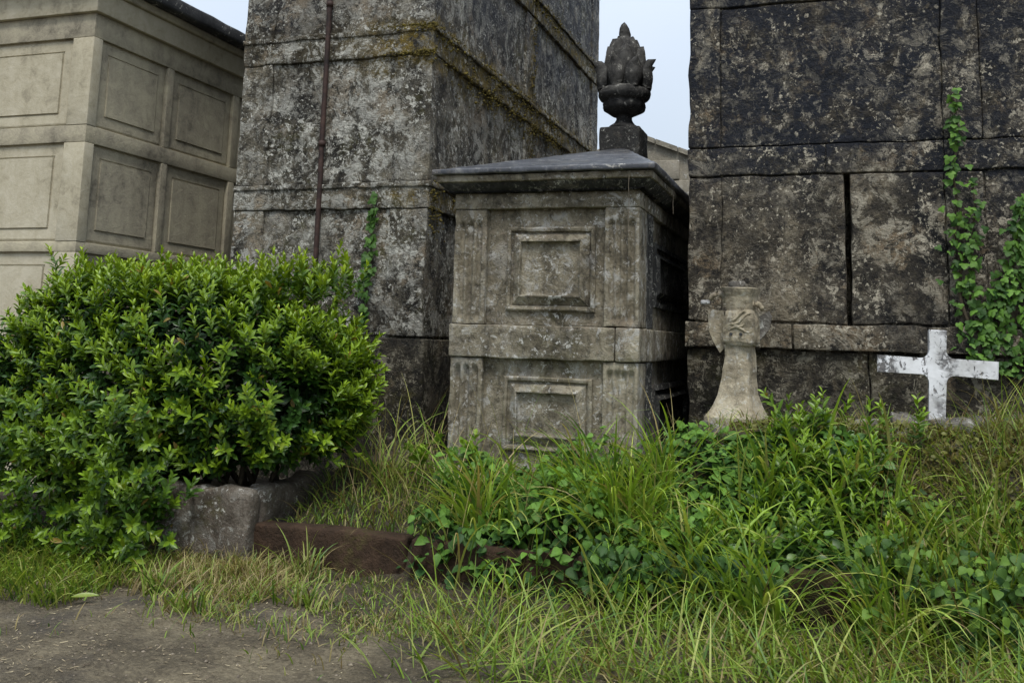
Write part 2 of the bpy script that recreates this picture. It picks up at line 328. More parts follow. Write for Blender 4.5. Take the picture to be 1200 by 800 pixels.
# ------------------------------------------------------------------ the two tall lichen-covered towers
def seg(name, lo, hi, mat, t, st=.06, amp=.01, r=.011, **k):
    return slab(name, lo, hi, mat, t, step=st, amp=amp, r=r, freq=6, seed=3, **k)
Bt = thing('mausoleum', (-4.46, 8.8, 0), 'tall grey mausoleum tower spotted with white lichen, rusty pipe down its front, behind the hedge', 'mausoleum', 'mausoleums in the row')
bx0, bx1, by0, by1 = -5.47, -3.46, 7.8, 14.1; mt = M['tower']
slab('wall', (bx0+.05, by0+.04, 0), (bx1-.05, by1-.05, 7.2), mt, Bt, step=.5, amp=.0)
bz = [(1.62, 2.76), (3.0, 4.18), (4.44, 5.52), (5.8, 6.9)]
for z0, z1 in bz:
    seg('pilaster', (bx0, by0, z0+.003), (bx0+.33, by0+.33, z1-.003), mt, Bt)
    seg('pilaster', (bx1-.36, by0, z0+.003), (bx1, by0+.36, z1-.003), mt, Bt)
    seg('stone_panel', (bx0+.332, by0+.022, z0+.002), (bx1-.362, by0+.2, z1-.002), mt, Bt, steps=(.05, .2, .05))
    for a, b in ((8.18, 10.52), (10.88, 13.7)):
        seg('stone_panel', (bx1-.2, a-.015, z0+.002), (bx1-.025, b+.015, z1-.002), mt, Bt, steps=(.2, .06, .06))
    for a, b in ((10.535, 10.865), (13.715, by1)):
        seg('pilaster', (bx1-.2, a, z0+.01), (bx1, b, z1-.01), mt, Bt)
for z0, z1 in ((2.76, 3.0), (4.18, 4.44), (5.52, 5.8), (6.9, 7.3)):
    seg('string_band', (bx0-.006, by0-.008, z0), (bx1+.012, by1+.01, z1), mt, Bt, steps=(.06, .06, .05))
    seg('ledge', (bx0-.014, by0-.022, z1-.05), (bx1+.035, by1+.03, z1+.0), mt, Bt, steps=(.05, .05, .03), amp=.012)
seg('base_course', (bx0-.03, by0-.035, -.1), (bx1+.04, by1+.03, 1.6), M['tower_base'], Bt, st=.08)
# moss growing on the ledges, as one uncountable mat
def blob_cloud(P, size, seed):
    ov = np.array([(1, 0, 0), (0, 1, 0), (-1, 0, 0), (0, -1, 0), (0, 0, 1), (0, 0, -1), (.7, .7, .1), (-.7, .7, -.1), (.7, -.7, .1), (-.7, -.7, -.1)], float)
    of = np.array([(0, 6, 4), (6, 1, 4), (1, 7, 4), (7, 2, 4), (2, 9, 4), (9, 3, 4), (3, 8, 4), (8, 0, 4), (6, 0, 5), (1, 6, 5), (7, 1, 5), (2, 7, 5), (9, 2, 5), (3, 9, 5), (8, 3, 5), (0, 8, 5)])
    r = np.random.default_rng(seed); N = len(P); s = np.asarray(size)*r.uniform(.5, 1.3, N)
    v = ov[None]*s[:, None, None]*r.uniform(.6, 1.4, (N, 1, 3))*r.uniform(.75, 1.25, (N, 10, 1))+P[:, None]
    return v.reshape(-1, 3), (of[None]+10*np.arange(N)[:, None, None]).reshape(-1, 3)
mp = []
for z, dens, ya, yb in ((4.45, 900, 7.8, 13.9), (4.19, 500, 8.2, 13.6), (5.81, 420, 9.5, 13.9), (3.01, 420, 7.8, 9.5), (2.77, 200, 7.8, 9)):
    dens *= 3; y = R.uniform(ya, yb, dens); P = np.stack([np.full(dens, bx1+.022)+R.normal(0, .012, dens), y, z-np.abs(R.normal(0, .12, dens))+.015], 1)
    keep = fbm(P, 1.9, 5, 3) > R.uniform(-.3, .5, dens); mp.append(P[keep])
for z, dens in ((4.45, 260), (4.2, 200)):
    x = bx1+.04-np.abs(R.normal(0, .22, dens)); mp.append(np.stack([x, np.full(dens, by0-.02)+R.normal(0, .008, dens), z-np.abs(R.normal(0, .03, dens))+.01], 1))
y = R.normal(10.85, .05, 240); mp.append(np.stack([np.full(240, bx1+.01), y, R.uniform(3.1, 6.2, 240)], 1))
mp = np.concatenate(mp); v, f = blob_cloud(mp, R.uniform(.003, .014, len(mp)), 4); obj('moss', v, f, M['moss'], Bt, True, kind='stuff')
v, f = tube([(-4.54, by0-.02, z) for z in np.linspace(1.2, 7.0, 30)]+nvec(np.stack([np.zeros(30), np.zeros(30), np.linspace(1, 7, 30)], 1), 1.2, 4)*np.array([.012, .004, 0]), .024, 12)
pipe = obj('drain_pipe', v, f, M['rust'], Bt, True)
for z in (2.05, 3.35, 4.7, 6.0):
    v, f = tube([(-4.54, by0-.02, z), (-4.54, by0-.02, z+.05)], .034, 12); obj('pipe_clamp', v, f, M['rust'], pipe, True)

D = thing('mausoleum', (.6, 8.9, .6), 'tall black crusted mausoleum on the right with ivy climbing its front', 'mausoleum', 'mausoleums in the row')
dx0, dx1, dy0, dy1 = -1.145, 2.75, 7.8, 14.1; mt = M['tower_dark']
for a, b, bk in ((dx0+.05, .05, dy1-.05), (.09, dx1-.05, dy1-.05)):
    slab('wall', (a, dy0+.034, 0), (b, bk, 7.2), mt, D, step=.12, amp=.01, freq=6, seed=3)
slab('wall', (.052, dy0+.35, 0), (.088, dy1-.06, 7.15), mt, D, step=.5, amp=0)
for z0, z1 in ((3.21, 4.38), (4.62, 5.8), (6.05, 7.0)):
    seg('pilaster', (dx0, dy0, z0+.003), (dx0+.25, dy0+.3, z1-.003), mt, D)
    seg('stone_panel', (dx0+.258, dy0+.014, z0+.003), (.757, dy0+.2, z1-.01), mt, D, steps=(.05, .2, .05), amp=.012)
    seg('pilaster', (.765, dy0-.003, z0+.003), (1.02, dy0+.3, z1-.003), mt, D)
    seg('stone_panel', (1.026, dy0+.014, z0+.003), (2.454, dy0+.2, z1-.003), mt, D, steps=(.05, .2, .05), amp=.012)
    seg('pilaster', (2.46, dy0, z0+.01), (dx1, dy0+.3, z1-.01), mt, D)
z0, z1 = 1.815, 2.965
seg('pilaster', (dx0, dy0, z0), (-.89, dy0+.3, z1-.008), mt, D)
seg('stone_panel', (-.888, dy0+.012, z0), (.048, dy0+.2, z1-.004), mt, D, steps=(.05, .2, .05), amp=.012)
seg('stone_panel', (.092, dy0+.005, z0), (.757, dy0+.2, z1-.004), mt, D, steps=(.05, .2, .05), amp=.012)
seg('pilaster', (.765, dy0-.005, z0), (1.02, dy0+.3, z1-.008), mt, D)
seg('stone_panel', (1.035, dy0+.02, z0), (2.454, dy0+.2, z1-.004), mt, D, steps=(.05, .2, .05), amp=.012)
seg('pilaster', (2.46, dy0, z0), (dx1, dy0+.3, z1-.008), mt, D)
for z0, z1 in ((2.98, 3.2), (4.39, 4.61), (5.81, 6.04), (7.0, 7.3)):
    for a, b in ((dx0-.006, -.096), (-.092, .755), (.759, dx1)):
        seg('string_band', (a, dy0+.004-.003*(a > 0), z0-.006), (b, dy0+.4, z1+.004), mt, D, steps=(.06, .2, .05), amp=.012)
for a, b in ((dx0-.02, -.35), (-.335, .6), (.612, 1.7), (1.712, dx1)):
    seg('ledge', (a, dy0-.06, 1.61), (b, dy0+.3, 1.8), mt, D, steps=(.05, .15, .04), amp=.012)
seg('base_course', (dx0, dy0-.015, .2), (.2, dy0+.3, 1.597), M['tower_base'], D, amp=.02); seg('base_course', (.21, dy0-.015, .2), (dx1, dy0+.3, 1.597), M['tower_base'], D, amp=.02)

# ------------------------------------------------------------------ far gable seen in the gap
G = thing('stone_house', (-3.5, 20, .3), 'grey stone gable with sloping coping, far off between the small tomb and the dark mausoleum', 'building')
gp = [(-5.6, .2), (-.8, .2), (-.8, 4.42), (-3.7, 5.58), (-5.6, 4.63)]
V = [(x, 18.0, z) for x, z in gp]+[(x, 24., z) for x, z in gp]
obj('wall', V, [(0, 1, 2, 3, 4), (9, 8, 7, 6, 5)]+[(i, i+5, (i+1) % 5+5, (i+1) % 5) for i in range(5)], M['gable'], G)
for (xa, za), (xb, zb) in (((-3.7, 5.58), (-.7, 4.38)), ((-5.7, 4.58), (-3.7, 5.58))):
    m_ = 7
    for k in range(m_):
        t0, t1 = k/m_+.004, (k+1)/m_-.004; q = lambda t, d: (xa+(xb-xa)*t, za+(zb-za)*t+d)
        c = [q(t0, .004), q(t1, .004), q(t1, .1), q(t0, .1)]
        obj('coping_stone', [(x, 17.92, z) for x, z in c]+[(x, 18.3, z) for x, z in c], [(0, 1, 2, 3), (7, 6, 5, 4)]+[(i, i+4, (i+1) % 4+4, (i+1) % 4) for i in range(4)], M['gable'], G)
zc = .3
for r_ in range(13):                                # coursed blocks of the gable face
    h = .4; z0 = zc; zc += h; x = -5.5+(.3 if r_ % 2 else 0)
    while x < -.9:
        w = .55+.25*random.random(); xe = min(x+w, -.85); lim = lambda xx: 5.58-abs(xx+3.7)*(.4 if xx > -3.7 else .5)
        if min(lim(x), lim(xe)) > z0+h and xe-x > .15 and z0 > 3.0:
            slab('stone', (x+.012, 17.955, z0+.012), (xe-.012, 18.05, z0+h-.012), M['gable'], G, step=.3, amp=.008, r=.02)
        x = xe+.0

# ------------------------------------------------------------------ the small panelled tomb in the middle
T = thing('tomb', (-2.12, 7.6, .5), 'small grey granite tomb with carved square panels, fluted corners and a flame finial', 'tomb')
tx0, tx1, ty0, ty1 = -2.855, -1.39, 7.0, 12.6; mt = M['tomb']
slab('wall', (tx0+.04, ty0+.06, .1), (tx1-.04, ty1-.04, 2.8), mt, T, step=.5, amp=0)
def flute_fn(xs, half, zlo, zhi, y0, depth=.034, axis=0):
    def fn(P):
        P = P.copy(); u = P[:, axis]; face = (P[:, 1] < y0+.004) if axis == 0 else (P[:, 0] > y0-.004)
        for c in xs:
            dz = np.maximum(np.maximum(zlo-P[:, 2], P[:, 2]-zhi), 0); q = np.sqrt((u-c)**2+dz**2)/half
            d = depth*np.sqrt(np.clip(1-q*q, 0, 1))
            if axis == 0: P[:, 1] += np.where(face, d, 0)
            else: P[:, 0] -= np.where(face, d, 0)
        return P
    return fn
for (z0, z1, fz) in ((1.73, 2.617, 2.5), (.45, 1.472, 1.39)):
    for a, b in ((tx0, -2.588), (-1.648, tx1)):
        w = b-a; xs = [a+w*q for q in (.2, .4, .6, .8)] if a > -2 else [a+w*q for q in (.24, .5, .76)]
        slab('pilaster', (a, ty0, z0), (b, ty0+.3, z1), mt, T, steps=(.009, .1, .022), r=.008, amp=.004, freq=14, fn=flute_fn(xs, .024, z0+.05, fz, ty0))
    for ya in (7.303, 9.65, 12.3):
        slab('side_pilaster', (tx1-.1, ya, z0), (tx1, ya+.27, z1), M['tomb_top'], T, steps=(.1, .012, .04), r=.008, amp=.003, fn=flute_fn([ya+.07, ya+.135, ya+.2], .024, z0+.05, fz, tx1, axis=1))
    for ya, yb in ((7.58, 9.64), (9.93, 12.29)):
        v, f = panel_geo(ya, yb, z0+.003, z1-.003, [(0, .055), (.17, .055), (.18, .02), (.22, .012), (.225, .04), (.25, .04), (.3, -.005), (.3, .03), (.32, .032)], amp=.003)
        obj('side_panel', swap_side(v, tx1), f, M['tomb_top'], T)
def front_panel(z0, z1, fx0, fx1, fz0, fz1, ztop, seed):
    yb = ty0+.058
    fld = slab('panel_field', (-2.586, yb, z0), (-1.65, yb+.08, z1), mt, T, steps=(.05, .08, .05), r=.006, amp=.003, seed=seed)
    v, f = panel_geo(fx0, fx1, fz0, fz1, [(0, yb+.01), (0, yb-.026), (.012, yb-.034), (.03, yb-.03), (.036, yb-.006), (.046, yb-.002)], n=24, amp=.004, seed=seed)
    f = f[:-1]; obj('panel_moulding', v, f, mt, T)
    i = .044
    v, f = panel_geo(fx0+i, fx1-i, fz0+i, fz1-i, [(0, yb+.004), (.004, yb-.01), (.062, yb-.05), (.07, yb-.05), (.076, yb-.012), (.09, yb-.008)], n=24, amp=.004, seed=seed+3)
    obj('raised_panel', v, f, mt, T)
front_panel(1.73, 2.617, -2.425, -1.727, 1.838, 2.478, 0, 1)
front_panel(.45, 1.475, -2.425, -1.735, .8, 1.345, 0, 2)
slab('middle_band', (tx0-.012, ty0-.018, 1.478), (-1.56, ty0+.5, 1.724), mt, T, step=.05, amp=.005, r=.012, seed=8)
slab('middle_band', (-1.557, ty0-.016, 1.479), (tx1+.012, ty1, 1.725), mt, T, step=.06, amp=.005, r=.012, seed=9)
slab('frieze', (tx0-.004, ty0-.008, 2.62), (tx1+.004, ty1, 2.742), mt, T, step=.05, amp=.004, r=.008)
def cavetto(P):
    P = P.copy(); t = np.clip((2.83-P[:, 2])/.09, 0, 1); e = .1*t**1.5
    for k, lo, hi in ((0, tx0-.11, tx1+.11), (1, ty0-.12, ty1+.11)):
        P[:, k] = np.where(P[:, k] < lo+.05, P[:, k]+e, np.where(P[:, k] > hi-.05, P[:, k]-e, P[:, k]))
    return P
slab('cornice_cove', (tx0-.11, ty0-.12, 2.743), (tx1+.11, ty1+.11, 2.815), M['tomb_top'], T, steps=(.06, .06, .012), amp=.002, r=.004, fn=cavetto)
slab('cornice_fascia', (tx0-.122, ty0-.135, 2.815), (tx1+.118, ty1+.12, 2.872), M['tomb'], T, steps=(.04, .06, .02), amp=.004, r=.014, seed=5)
cx, cyr = -2.12, 9.8                                # roof: low hipped slab
def roof_fn(P):
    P = P.copy(); hw = (tx1-tx0)/2+.15; hd = 2.95
    u = np.clip((hw-np.abs(P[:, 0]-cx))/hw, 0, 1); v_ = np.clip((hd-np.abs(P[:, 1]-9.82))/hd, 0, 1)
    P[:, 2] += np.where(P[:, 2] > 2.90, np.minimum(u, v_)*.74, 0); return P
slab('roof', (tx0-.15, ty0-.17, 2.873), (tx1+.145, ty1+.15, 2.918), M['roof'], T, steps=(.04, .08, .03), amp=.004, r=.012, fn=roof_fn)
# finial on its pedestal
slab('finial_pedestal', (cx-.215, 9.57, 3.4), (cx+.215, 10.02, 3.83), M['tomb_top'], T, step=.05, amp=.008, r=.02)
fin_prof = [(.0, 3.83), (.19, 3.832), (.185, 3.86), (.12, 3.90), (.09, 3.95), (.095, 3.99), (.15, 4.0), (.225, 4.05), (.24, 4.10), (.225, 4.14), (.27, 4.16), (.3, 4.20), (.295, 4.25), (.26, 4.275), (.22, 4.28), (.24, 4.36), (.22, 4.5), (.17, 4.65), (.1, 4.82), (.0, 4.9)]
pf = np.array(fin_prof); ts = np.linspace(0, 1, 70); dd = np.concatenate([[0], np.cumsum(np.hypot(*np.diff(pf, axis=0).T))]); dd /= dd[-1]
v, f = lathe(np.stack([np.interp(ts, dd, pf[:, 0]), np.interp(ts, dd, pf[:, 1])], 1), 36); v = v+np.array([cx, cyr, 0])
gad = np.cos(np.arctan2(v[:, 1]-cyr, v[:, 0]-cx)*12)*.014*sstep(3.99, 4.04, v[:, 2])*(1-sstep(4.13, 4.16, v[:, 2]))
rad = unit(v-np.stack([np.full(len(v), cx), np.full(len(v), cyr), v[:, 2]], 1)); v = v+rad*gad[:, None]; v = v+nvec(v, 9, 3)*.008; v[:, 0] = cx+(v[:, 0]-cx)*.93
FN = obj('finial', v, f, M['finial'], T, True)
def acanthus(az, r0, z0, h, w, curl, name='acanthus_leaf'):
    n_, m_ = 12, 5; V = []
    for i in range(n_+1):
        t = i/n_; hw = w*(math.sin(math.pi*(t*.87+.13))**.8)*(1.08-.2*t)
        rr = r0+.04*math.sin(t*2.6)-.22*h*t*t+curl*max(0, t-.6)**1.4*1.3; z = z0+h*(t-.10*max(0, t-.8))
        for side in (0, 1):
            for j in range(m_):
                s = j/(m_-1)*2-1; rib = .038*(1-abs(s))-.014*s*s
                a = az+s*hw/max(.12, rr); q = rr+rib+(-.035 if side else .01)
                V.append((cx+q*math.cos(a), cyr+q*math.sin(a), z))
    F = []; k = 2*m_
    for i in range(n_):
        for s in range(2):
            for j in range(m_-1):
                a = i*k+s*m_+j; q = (a, a+1, a+1+k, a+k); F.append(q if s == 0 else q[::-1])
        for j, fl in ((0, 1), (m_-1, 0)):
            a = i*k+j; q = (a, a+m_, a+m_+k, a+k); F.append(q[::-1] if fl else q)
    for i in (0, n_):
        for j in range(m_-1):
            a = i*k+j; F.append((a, a+1, a+1+m_, a+m_))
    V = np.array(V); V = V+nvec(V, 12, int(az*10)+3)*.008
    obj(name, V, F, M['finial'], FN, True)
for k in range(8): acanthus(math.radians(-100+45*k), .25, 4.26, .30+.05*random.random(), .105, .3)
for k in range(6): acanthus(math.radians(-75+60*k), .185, 4.36, .36+.05*random.random(), .1, .12)
for k in range(5): acanthus(math.radians(-110+72*k), .12, 4.52, .30+.04*random.random(), .075, .06)
for k, (dx, dz) in enumerate(((-.13, 4.64), (.11, 4.6), (.02, 4.69))):
    v, f = blob_cloud(np.array([[cx+dx, cyr-.07, dz]]), [.075], k); obj('bud', v, f, M['finial'], FN, True)
v, f = lathe([(.0, 4.66), (.1, 4.68), (.115, 4.74), (.09, 4.79), (.062, 4.83), (.066, 4.88), (.05, 4.95), (.026, 5.01), (.0, 5.035)], 14); v = v+np.array([cx-.0, cyr, 0]); v = v+nvec(v, 7, 2)*.02
obj('flame_tip', v, f, M['finial'], FN, True)
# pale threads hanging from the cornice
for (x, y, z0, z1, who) in ((-1.44, 6.855, 2.4, 2.83, 'pale thread hanging in front of the fluted corner of the small tomb'), (-1.262, 7.75, 2.66, 2.88, 'short pale thread hanging from the side cornice of the small tomb')):
    zz = np.linspace(z1, z0, 14); p_ = np.stack([np.full(14, x), np.full(14, y), zz], 1)+nvec(np.stack([zz, zz, zz], 1), 4, 2)*np.array([.006, .004, 0])
    v, f = tube(p_, .0022, 5); tag(obj('hanging_thread', v, f, M['thread']), who, 'thread')

# ------------------------------------------------------------------ kerbs, planter
KB = [(-3.99, -2.72, .305, 'left end of the row, fully bare under trailing grass blades'), (-2.70, -1.60, .3, 'just left of the middle, mostly hidden by weeds'), (-1.58, -.66, .3, 'middle of the row beneath the dark ivy leaves'), (-.64, .12, .345, 'right of the middle, its rough face showing under the weeds'), (.14, 1.5, .34, 'right end of the row under the bank')]
for a, b, z, w in KB:
    v, f = slab_geo((a+.008, 6.02, -.12), (b-.008, 6.2, z), step=.05, r=.025, amp=.014, freq=5, seed=int(a*10) % 50)
    tag(obj('kerb_stone', v, f, M['brown'], None, True), 'dark brown kerb stone, '+w, 'kerb', 'brown kerb stones along the plot')
PL = thing('planter', (-4.6, 6.3, 0), 'rough grey concrete planter kerb round the foot of the hedge', 'planter')
slab('front_wall', (-4.95, 5.9, -.1), (-3.86, 6.06, .53), M['grey'], PL, step=.035, amp=.028, r=.04, freq=5)
def slope_fn(P):
    P = P.copy(); P[:, 2] += np.where(P[:, 2] > .3, (P[:, 1]-6.06)*.02-.06*sstep(6.55, 6.85, P[:, 1])*0, 0); return P
slab('side_wall', (-4.02, 6.065, -.1), (-3.87, 6.98, .525), M['grey'], PL, step=.035, amp=.028, r=.04, freq=5, fn=slope_fn)
V = np.array([(x, y, .42) for x in np.linspace(-4.9, -4.03, 12) for y in np.linspace(6.07, 7.2, 9)]); V = V+nvec(V, 6)*.02
obj('soil', V, [(i*9+j, (i+1)*9+j, (i+1)*9+j+1, i*9+j+1) for i in range(11) for j in range(8)], M['earth'], PL, True)

# ------------------------------------------------------------------ broken memorial, white cross, rubble
ME = thing('memorial', (-.74, 7.42, 1.0), 'broken tan stone memorial with carved head and flared foot, against the dark mausoleum', 'memorial')
mx_, my_ = -.705, 7.42; ang = math.radians(-14)
def sq_loft(prof, cx_, cy_, n=8, amp=.006, seed=0, rot=ang, ratio=1.):
    V = []; F = []; m = 4*n; t = np.linspace(-1, 1, n, endpoint=False)
    pr = np.array(prof, float); zz = []
    for a, b in zip(pr[:-1], pr[1:]):
        k = max(1, int(abs(b[1]-a[1])/.03)+1); zz += [a+(b-a)*i/k for i in range(k)]
    zz.append(pr[-1])
    for (h, z) in zz:
        ring = np.concatenate([np.stack([t*h, np.full(n, -h)], 1), np.stack([np.full(n, h), t*h], 1), np.stack([-t*h, np.full(n, h)], 1), np.stack([np.full(n, -h), -t*h], 1)])
        q = np.maximum(np.abs(ring[:, 0]), np.abs(ring[:, 1])); rr = np.hypot(ring[:, 0], ring[:, 1]); ring = ring*np.minimum(1, (q*1.34)/np.maximum(rr, 1e-6))[:, None]
        ring[:, 1] *= ratio; c, s = math.cos(rot), math.sin(rot)
        V.append(np.stack([cx_+ring[:, 0]*c-ring[:, 1]*s, cy_+ring[:, 0]*s+ring[:, 1]*c, np.full(m, z)], 1))
    K = len(V); V = np.concatenate(V); V = V+nvec(V, 11, seed)*amp
    F = [(i*m+j, i*m+(j+1) % m, (i+1)*m+(j+1) % m, (i+1)*m+j) for i in range(K-1) for j in range(m)]+[tuple(range(m))[::-1], tuple((K-1)*m+j for j in range(m))]
    return V, F
v, f = sq_loft([(.2, .9), (.195, 1.1), (.175, 1.13), (.148, 1.18), (.122, 1.26), (.106, 1.38), (.096, 1.5), (.09, 1.6), (.094, 1.63)], mx_, my_); v[:, 0] -= .028*np.clip((1.6-v[:, 2])/.5, 0, 1.3)**1.5; obj('shaft', v, f, M['memorial'], ME)
v, f = sq_loft([(.095, 1.625), (.108, 1.65), (.114, 1.72), (.11, 1.82), (.1, 1.86), (.088, 1.885)], mx_+.015, my_-.015, seed=4, amp=.012); hd = obj('carved_head', v, f, M['memorial'], ME)
c, s = math.cos(ang), math.sin(ang)
for k in range(7):                               # carved relief ribs and two drilled holes
    zr = 1.68+.026*k; xa = -.1+.02*(k % 3); p_ = [(mx_+.015+q*c+.106*s, my_-.015+q*s-.106*c, zr+.03*math.sin(q*30+k)+.18*q) for q in np.linspace(xa, xa+.17, 8)]
    if 2 <= k <= 6: v, f = tube(p_, [.004, .009, .011, .011, .011, .01, .008, .003], 6); obj('carved_rib', v, f, M['memorial'], hd, True)
for q in (-.045, .03):
    p_ = [(mx_+.015+q*c+w*s, my_-.015+q*s-w*c, 1.705) for w in (.09, .119)]; v, f = tube(p_, .0115, 8); obj('drilled_hole', v, f, M['slate'], hd)
v, f = sq_loft([(.088, 1.88), (.092, 1.9), (.1, 1.98), (.112, 2.02), (.118, 2.045), (.1, 2.05)], mx_+.01, my_, seed=7, amp=.005); obj('capital', v, f, M['memorial'], ME)
def wing(pts, y0, th, skew):
    V = [(x, y0+(x-mx_)*skew-th/2, z) for x, z in pts]+[(x, y0+(x-mx_)*skew+th/2, z) for x, z in pts]; n_ = len(pts)
    return np.array(V), [tuple(range(n_)), tuple(range(n_, 2*n_))[::-1]]+[(i, i+n_, (i+1) % n_+n_, (i+1) % n_) for i in range(n_)]
v, f = wing([(-.93, 1.72), (-.94, 1.86), (-.9, 1.885), (-.82, 1.875), (-.82, 1.6), (-.85, 1.565), (-.895, 1.64)], 7.40, .05, -.1); obj('side_wing', v, f, M['memorial'], ME)
v, f = wing([(-.65, 1.65), (-.6, 1.7), (-.59, 1.83), (-.5, 1.885), (-.48, 1.84), (-.5, 1.75), (-.57, 1.66)], 7.44, .05, .3); obj('side_wing', v, f, M['rubble'], ME)
for P0, sg, nm in (((-.865, 7.4, 1.95), 1, 'scroll'), ((-.6, 7.4, 1.9), -1, 'scroll')):
    a = np.linspace(-.2, 3.0, 12); p_ = np.stack([P0[0]+.06*np.cos(a)*sg, np.full(12, P0[1]), P0[2]+.055*np.sin(a)-(0 if sg > 0 else .02)], 1)
    v, f = tube(p_, np.linspace(.03, .017, 12), 8); v = v+nvec(v, 14, 3)*.006; obj(nm, v, f, M['memorial'], ME, True)
v, f = slab_geo((-.995, 7.38, 1.925), (-.925, 7.42, 1.955), step=.03, r=.01, amp=.004); obj('broken_end', v, f, M['paint'], ME, True)
v, f = slab_geo((-.78, 7.36, 2.05), (-.66, 7.45, 2.1), step=.02, r=.02, amp=.025, freq=13); obj('broken_stub', v, f, M['rubble'], ME, True)

CR = None
def cross_geo():
    w = .055; fr = .055; L, Rr, U, Dn = .385, .375, .25, .42; P = []
    def fillet(cx_, cz_, a0, a1): P.extend([(cx_+fr*math.cos(a), cz_+fr*math.sin(a)) for a in np.linspace(a0, a1, 6)])
    hp = math.pi/2
    P += [(Rr, -w*1.08), (Rr, w*1.08)]; fillet(w+fr, w+fr, -hp, -2*hp); P += [(w*1.05, U), (-w*1.05, U)]; fillet(-w-fr, w+fr, 0, -hp)
    P += [(-L, w*1.05), (-L, -w*1.1)]; fillet(-w-fr, -w-fr, hp, 0); P += [(-w*.95, -Dn), (w*.95, -Dn)]; fillet(w+fr, -w-fr, 2*hp, hp)
    return P
P = cross_geo(); nP = len(P); th = .045; ins = .008
cxy = np.array(P); ctr = cxy*(1-ins/.2); ringf = [cxy*.975, cxy, cxy, cxy*.975]; ysl = [-th, -th+.008, th-.008, th]
V = np.concatenate([np.stack([q[:, 0], np.full(nP, y), q[:, 1]], 1) for q, y in zip(ringf, ysl)])
F = [(k*nP+i, k*nP+(i+1) % nP, (k+1)*nP+(i+1) % nP, (k+1)*nP+i) for k in range(3) for i in range(nP)]
F = [q[::-1] for q in F]+[tuple(range(nP)), tuple(3*nP+i for i in range(nP))[::-1]]
V = V+nvec(V, 10, 2)*.005
rt = np.array(Matrix.Rotation(math.radians(-4), 3, 'X') @ Matrix.Rotation(math.radians(2.2), 3, 'Y')); V = V@rt.T+np.array([.625, 7.3, 1.515])
tag(obj('grave_cross', V, F, M['paint']), 'white painted cross with peeling paint, standing on stones beside the ivy', 'cross')
rub = [(.60, 7.22, 1.13, .34, .16, .075, 'wide flat stone right under the foot of the white cross'), (.33, 7.08, 1.06, .13, .09, .06, 'small lichen stone at the left foot of the white cross'), (.88, 7.12, 1.08, .16, .1, .06, 'stone to the right of the foot of the white cross'),
       (.62, 6.98, 1.0, .22, .1, .055, 'lower stone in front of the white cross'), (.14, 7.2, 1.1, .1, .08, .06, 'pale stone left of the rubble heap beside the cross'), (-.85, 7.2, 1.04, .15, .11, .06, 'stone lying before the flared foot of the tan memorial'), (.98, 7.33, 1.16, .12, .09, .06, 'stone behind the right arm of the white cross')]
for i, (x, y, z, a, b, c_, w) in enumerate(rub):
    a, b, c_ = a*.8, b*.8, c_*.8
    v, f = slab_geo((-a, -b, -c_), (a, b, c_), step=.03, r=.03, amp=.035, freq=7, seed=i*5); v = v+nvec(v, 22, i)*.01
    q = math.radians(40*i % 50-25); v = np.stack([v[:, 0]*math.cos(q)-v[:, 1]*math.sin(q), v[:, 0]*math.sin(q)+v[:, 1]*math.cos(q), v[:, 2]+.25*v[:, 0]*math.sin(i*2.1)], 1)+np.array([x, y, z-.02])
    tag(obj('rubble_stone', v, f, M['rubble'], None, False), 'rough grey '+w if 'stone' in w else w, 'stone', 'rubble stones about the graves')

# ------------------------------------------------------------------ leaves and blades
def scatter(tv, tf, pos, d, nrm, size, tint, edge=None):
    """many copies of one leaf (tv: u along, v across, w up) as one mesh"""
    d = unit(d); b = unit(np.cross(nrm, d)); n_ = np.cross(d, b); N = len(pos)
    V = pos[:, None]+tv[None, :, 0:1]*size[:, None, 0:1]*d[:, None]+tv[None, :, 1:2]*size[:, None, 1:2]*b[:, None]+tv[None, :, 2:3]*size[:, None, 0:1]*n_[:, None]
    F = (tf[None]+len(tv)*np.arange(N)[:, None, None]).reshape(-1, tf.shape[1])
    tt = np.repeat(tint, len(tv), 0)
    if edge is not None: tt = tt*np.tile(edge, N)[:, None]
    return V.reshape(-1, 3), F, tt
def oval(wid, K=5, fold=.16, curl=.22):
    V = []; Fq = []
    for i in range(K+1):
        t = i/K; w = wid(t)
        for s in (-1, 0, 1): V.append((t, s*w, fold*abs(s)*w-curl*t*t))
    for i in range(K):
        for s in (0, 1): a = i*3+s; Fq.append((a, a+1, a+4, a+3))
    return np.array(V), np.array(Fq)
LV, LF = oval(lambda t: .5*math.sin(math.pi*min(1, .06+.94*t**1.25))**.8, 5)             # obovate shrub leaf
OV, OF = oval(lambda t: .5*math.sin(math.pi*(.04+.96*t**.72))**.9+.002, 5, .25, .28)            # broad weed leaf
ip = np.array([(0, .0), (-.12, .3), (.12, .52), (.34, .5), (.42, .28), (.62, .3), (1.0, 0)])
IV = np.array([(u, v, -.05*abs(v)-.12*u*u) for u, v in ip]+[(u, -v, -.05*abs(v)-.12*u*u) for u, v in ip[1:-1]]+[(.35, 0, .05)])
IF = np.array([(12, 0, 1), (12, 1, 2), (12, 2, 3), (12, 3, 4), (12, 4, 5), (12, 5, 6), (12, 7, 0), (12, 8, 7), (12, 9, 8), (12, 10, 9), (12, 11, 10), (12, 6, 11)])[:, ::-1]
def mixc(a, b, t): return np.asarray(a)[None]*(1-t[:, None])+np.asarray(b)[None]*t[:, None]
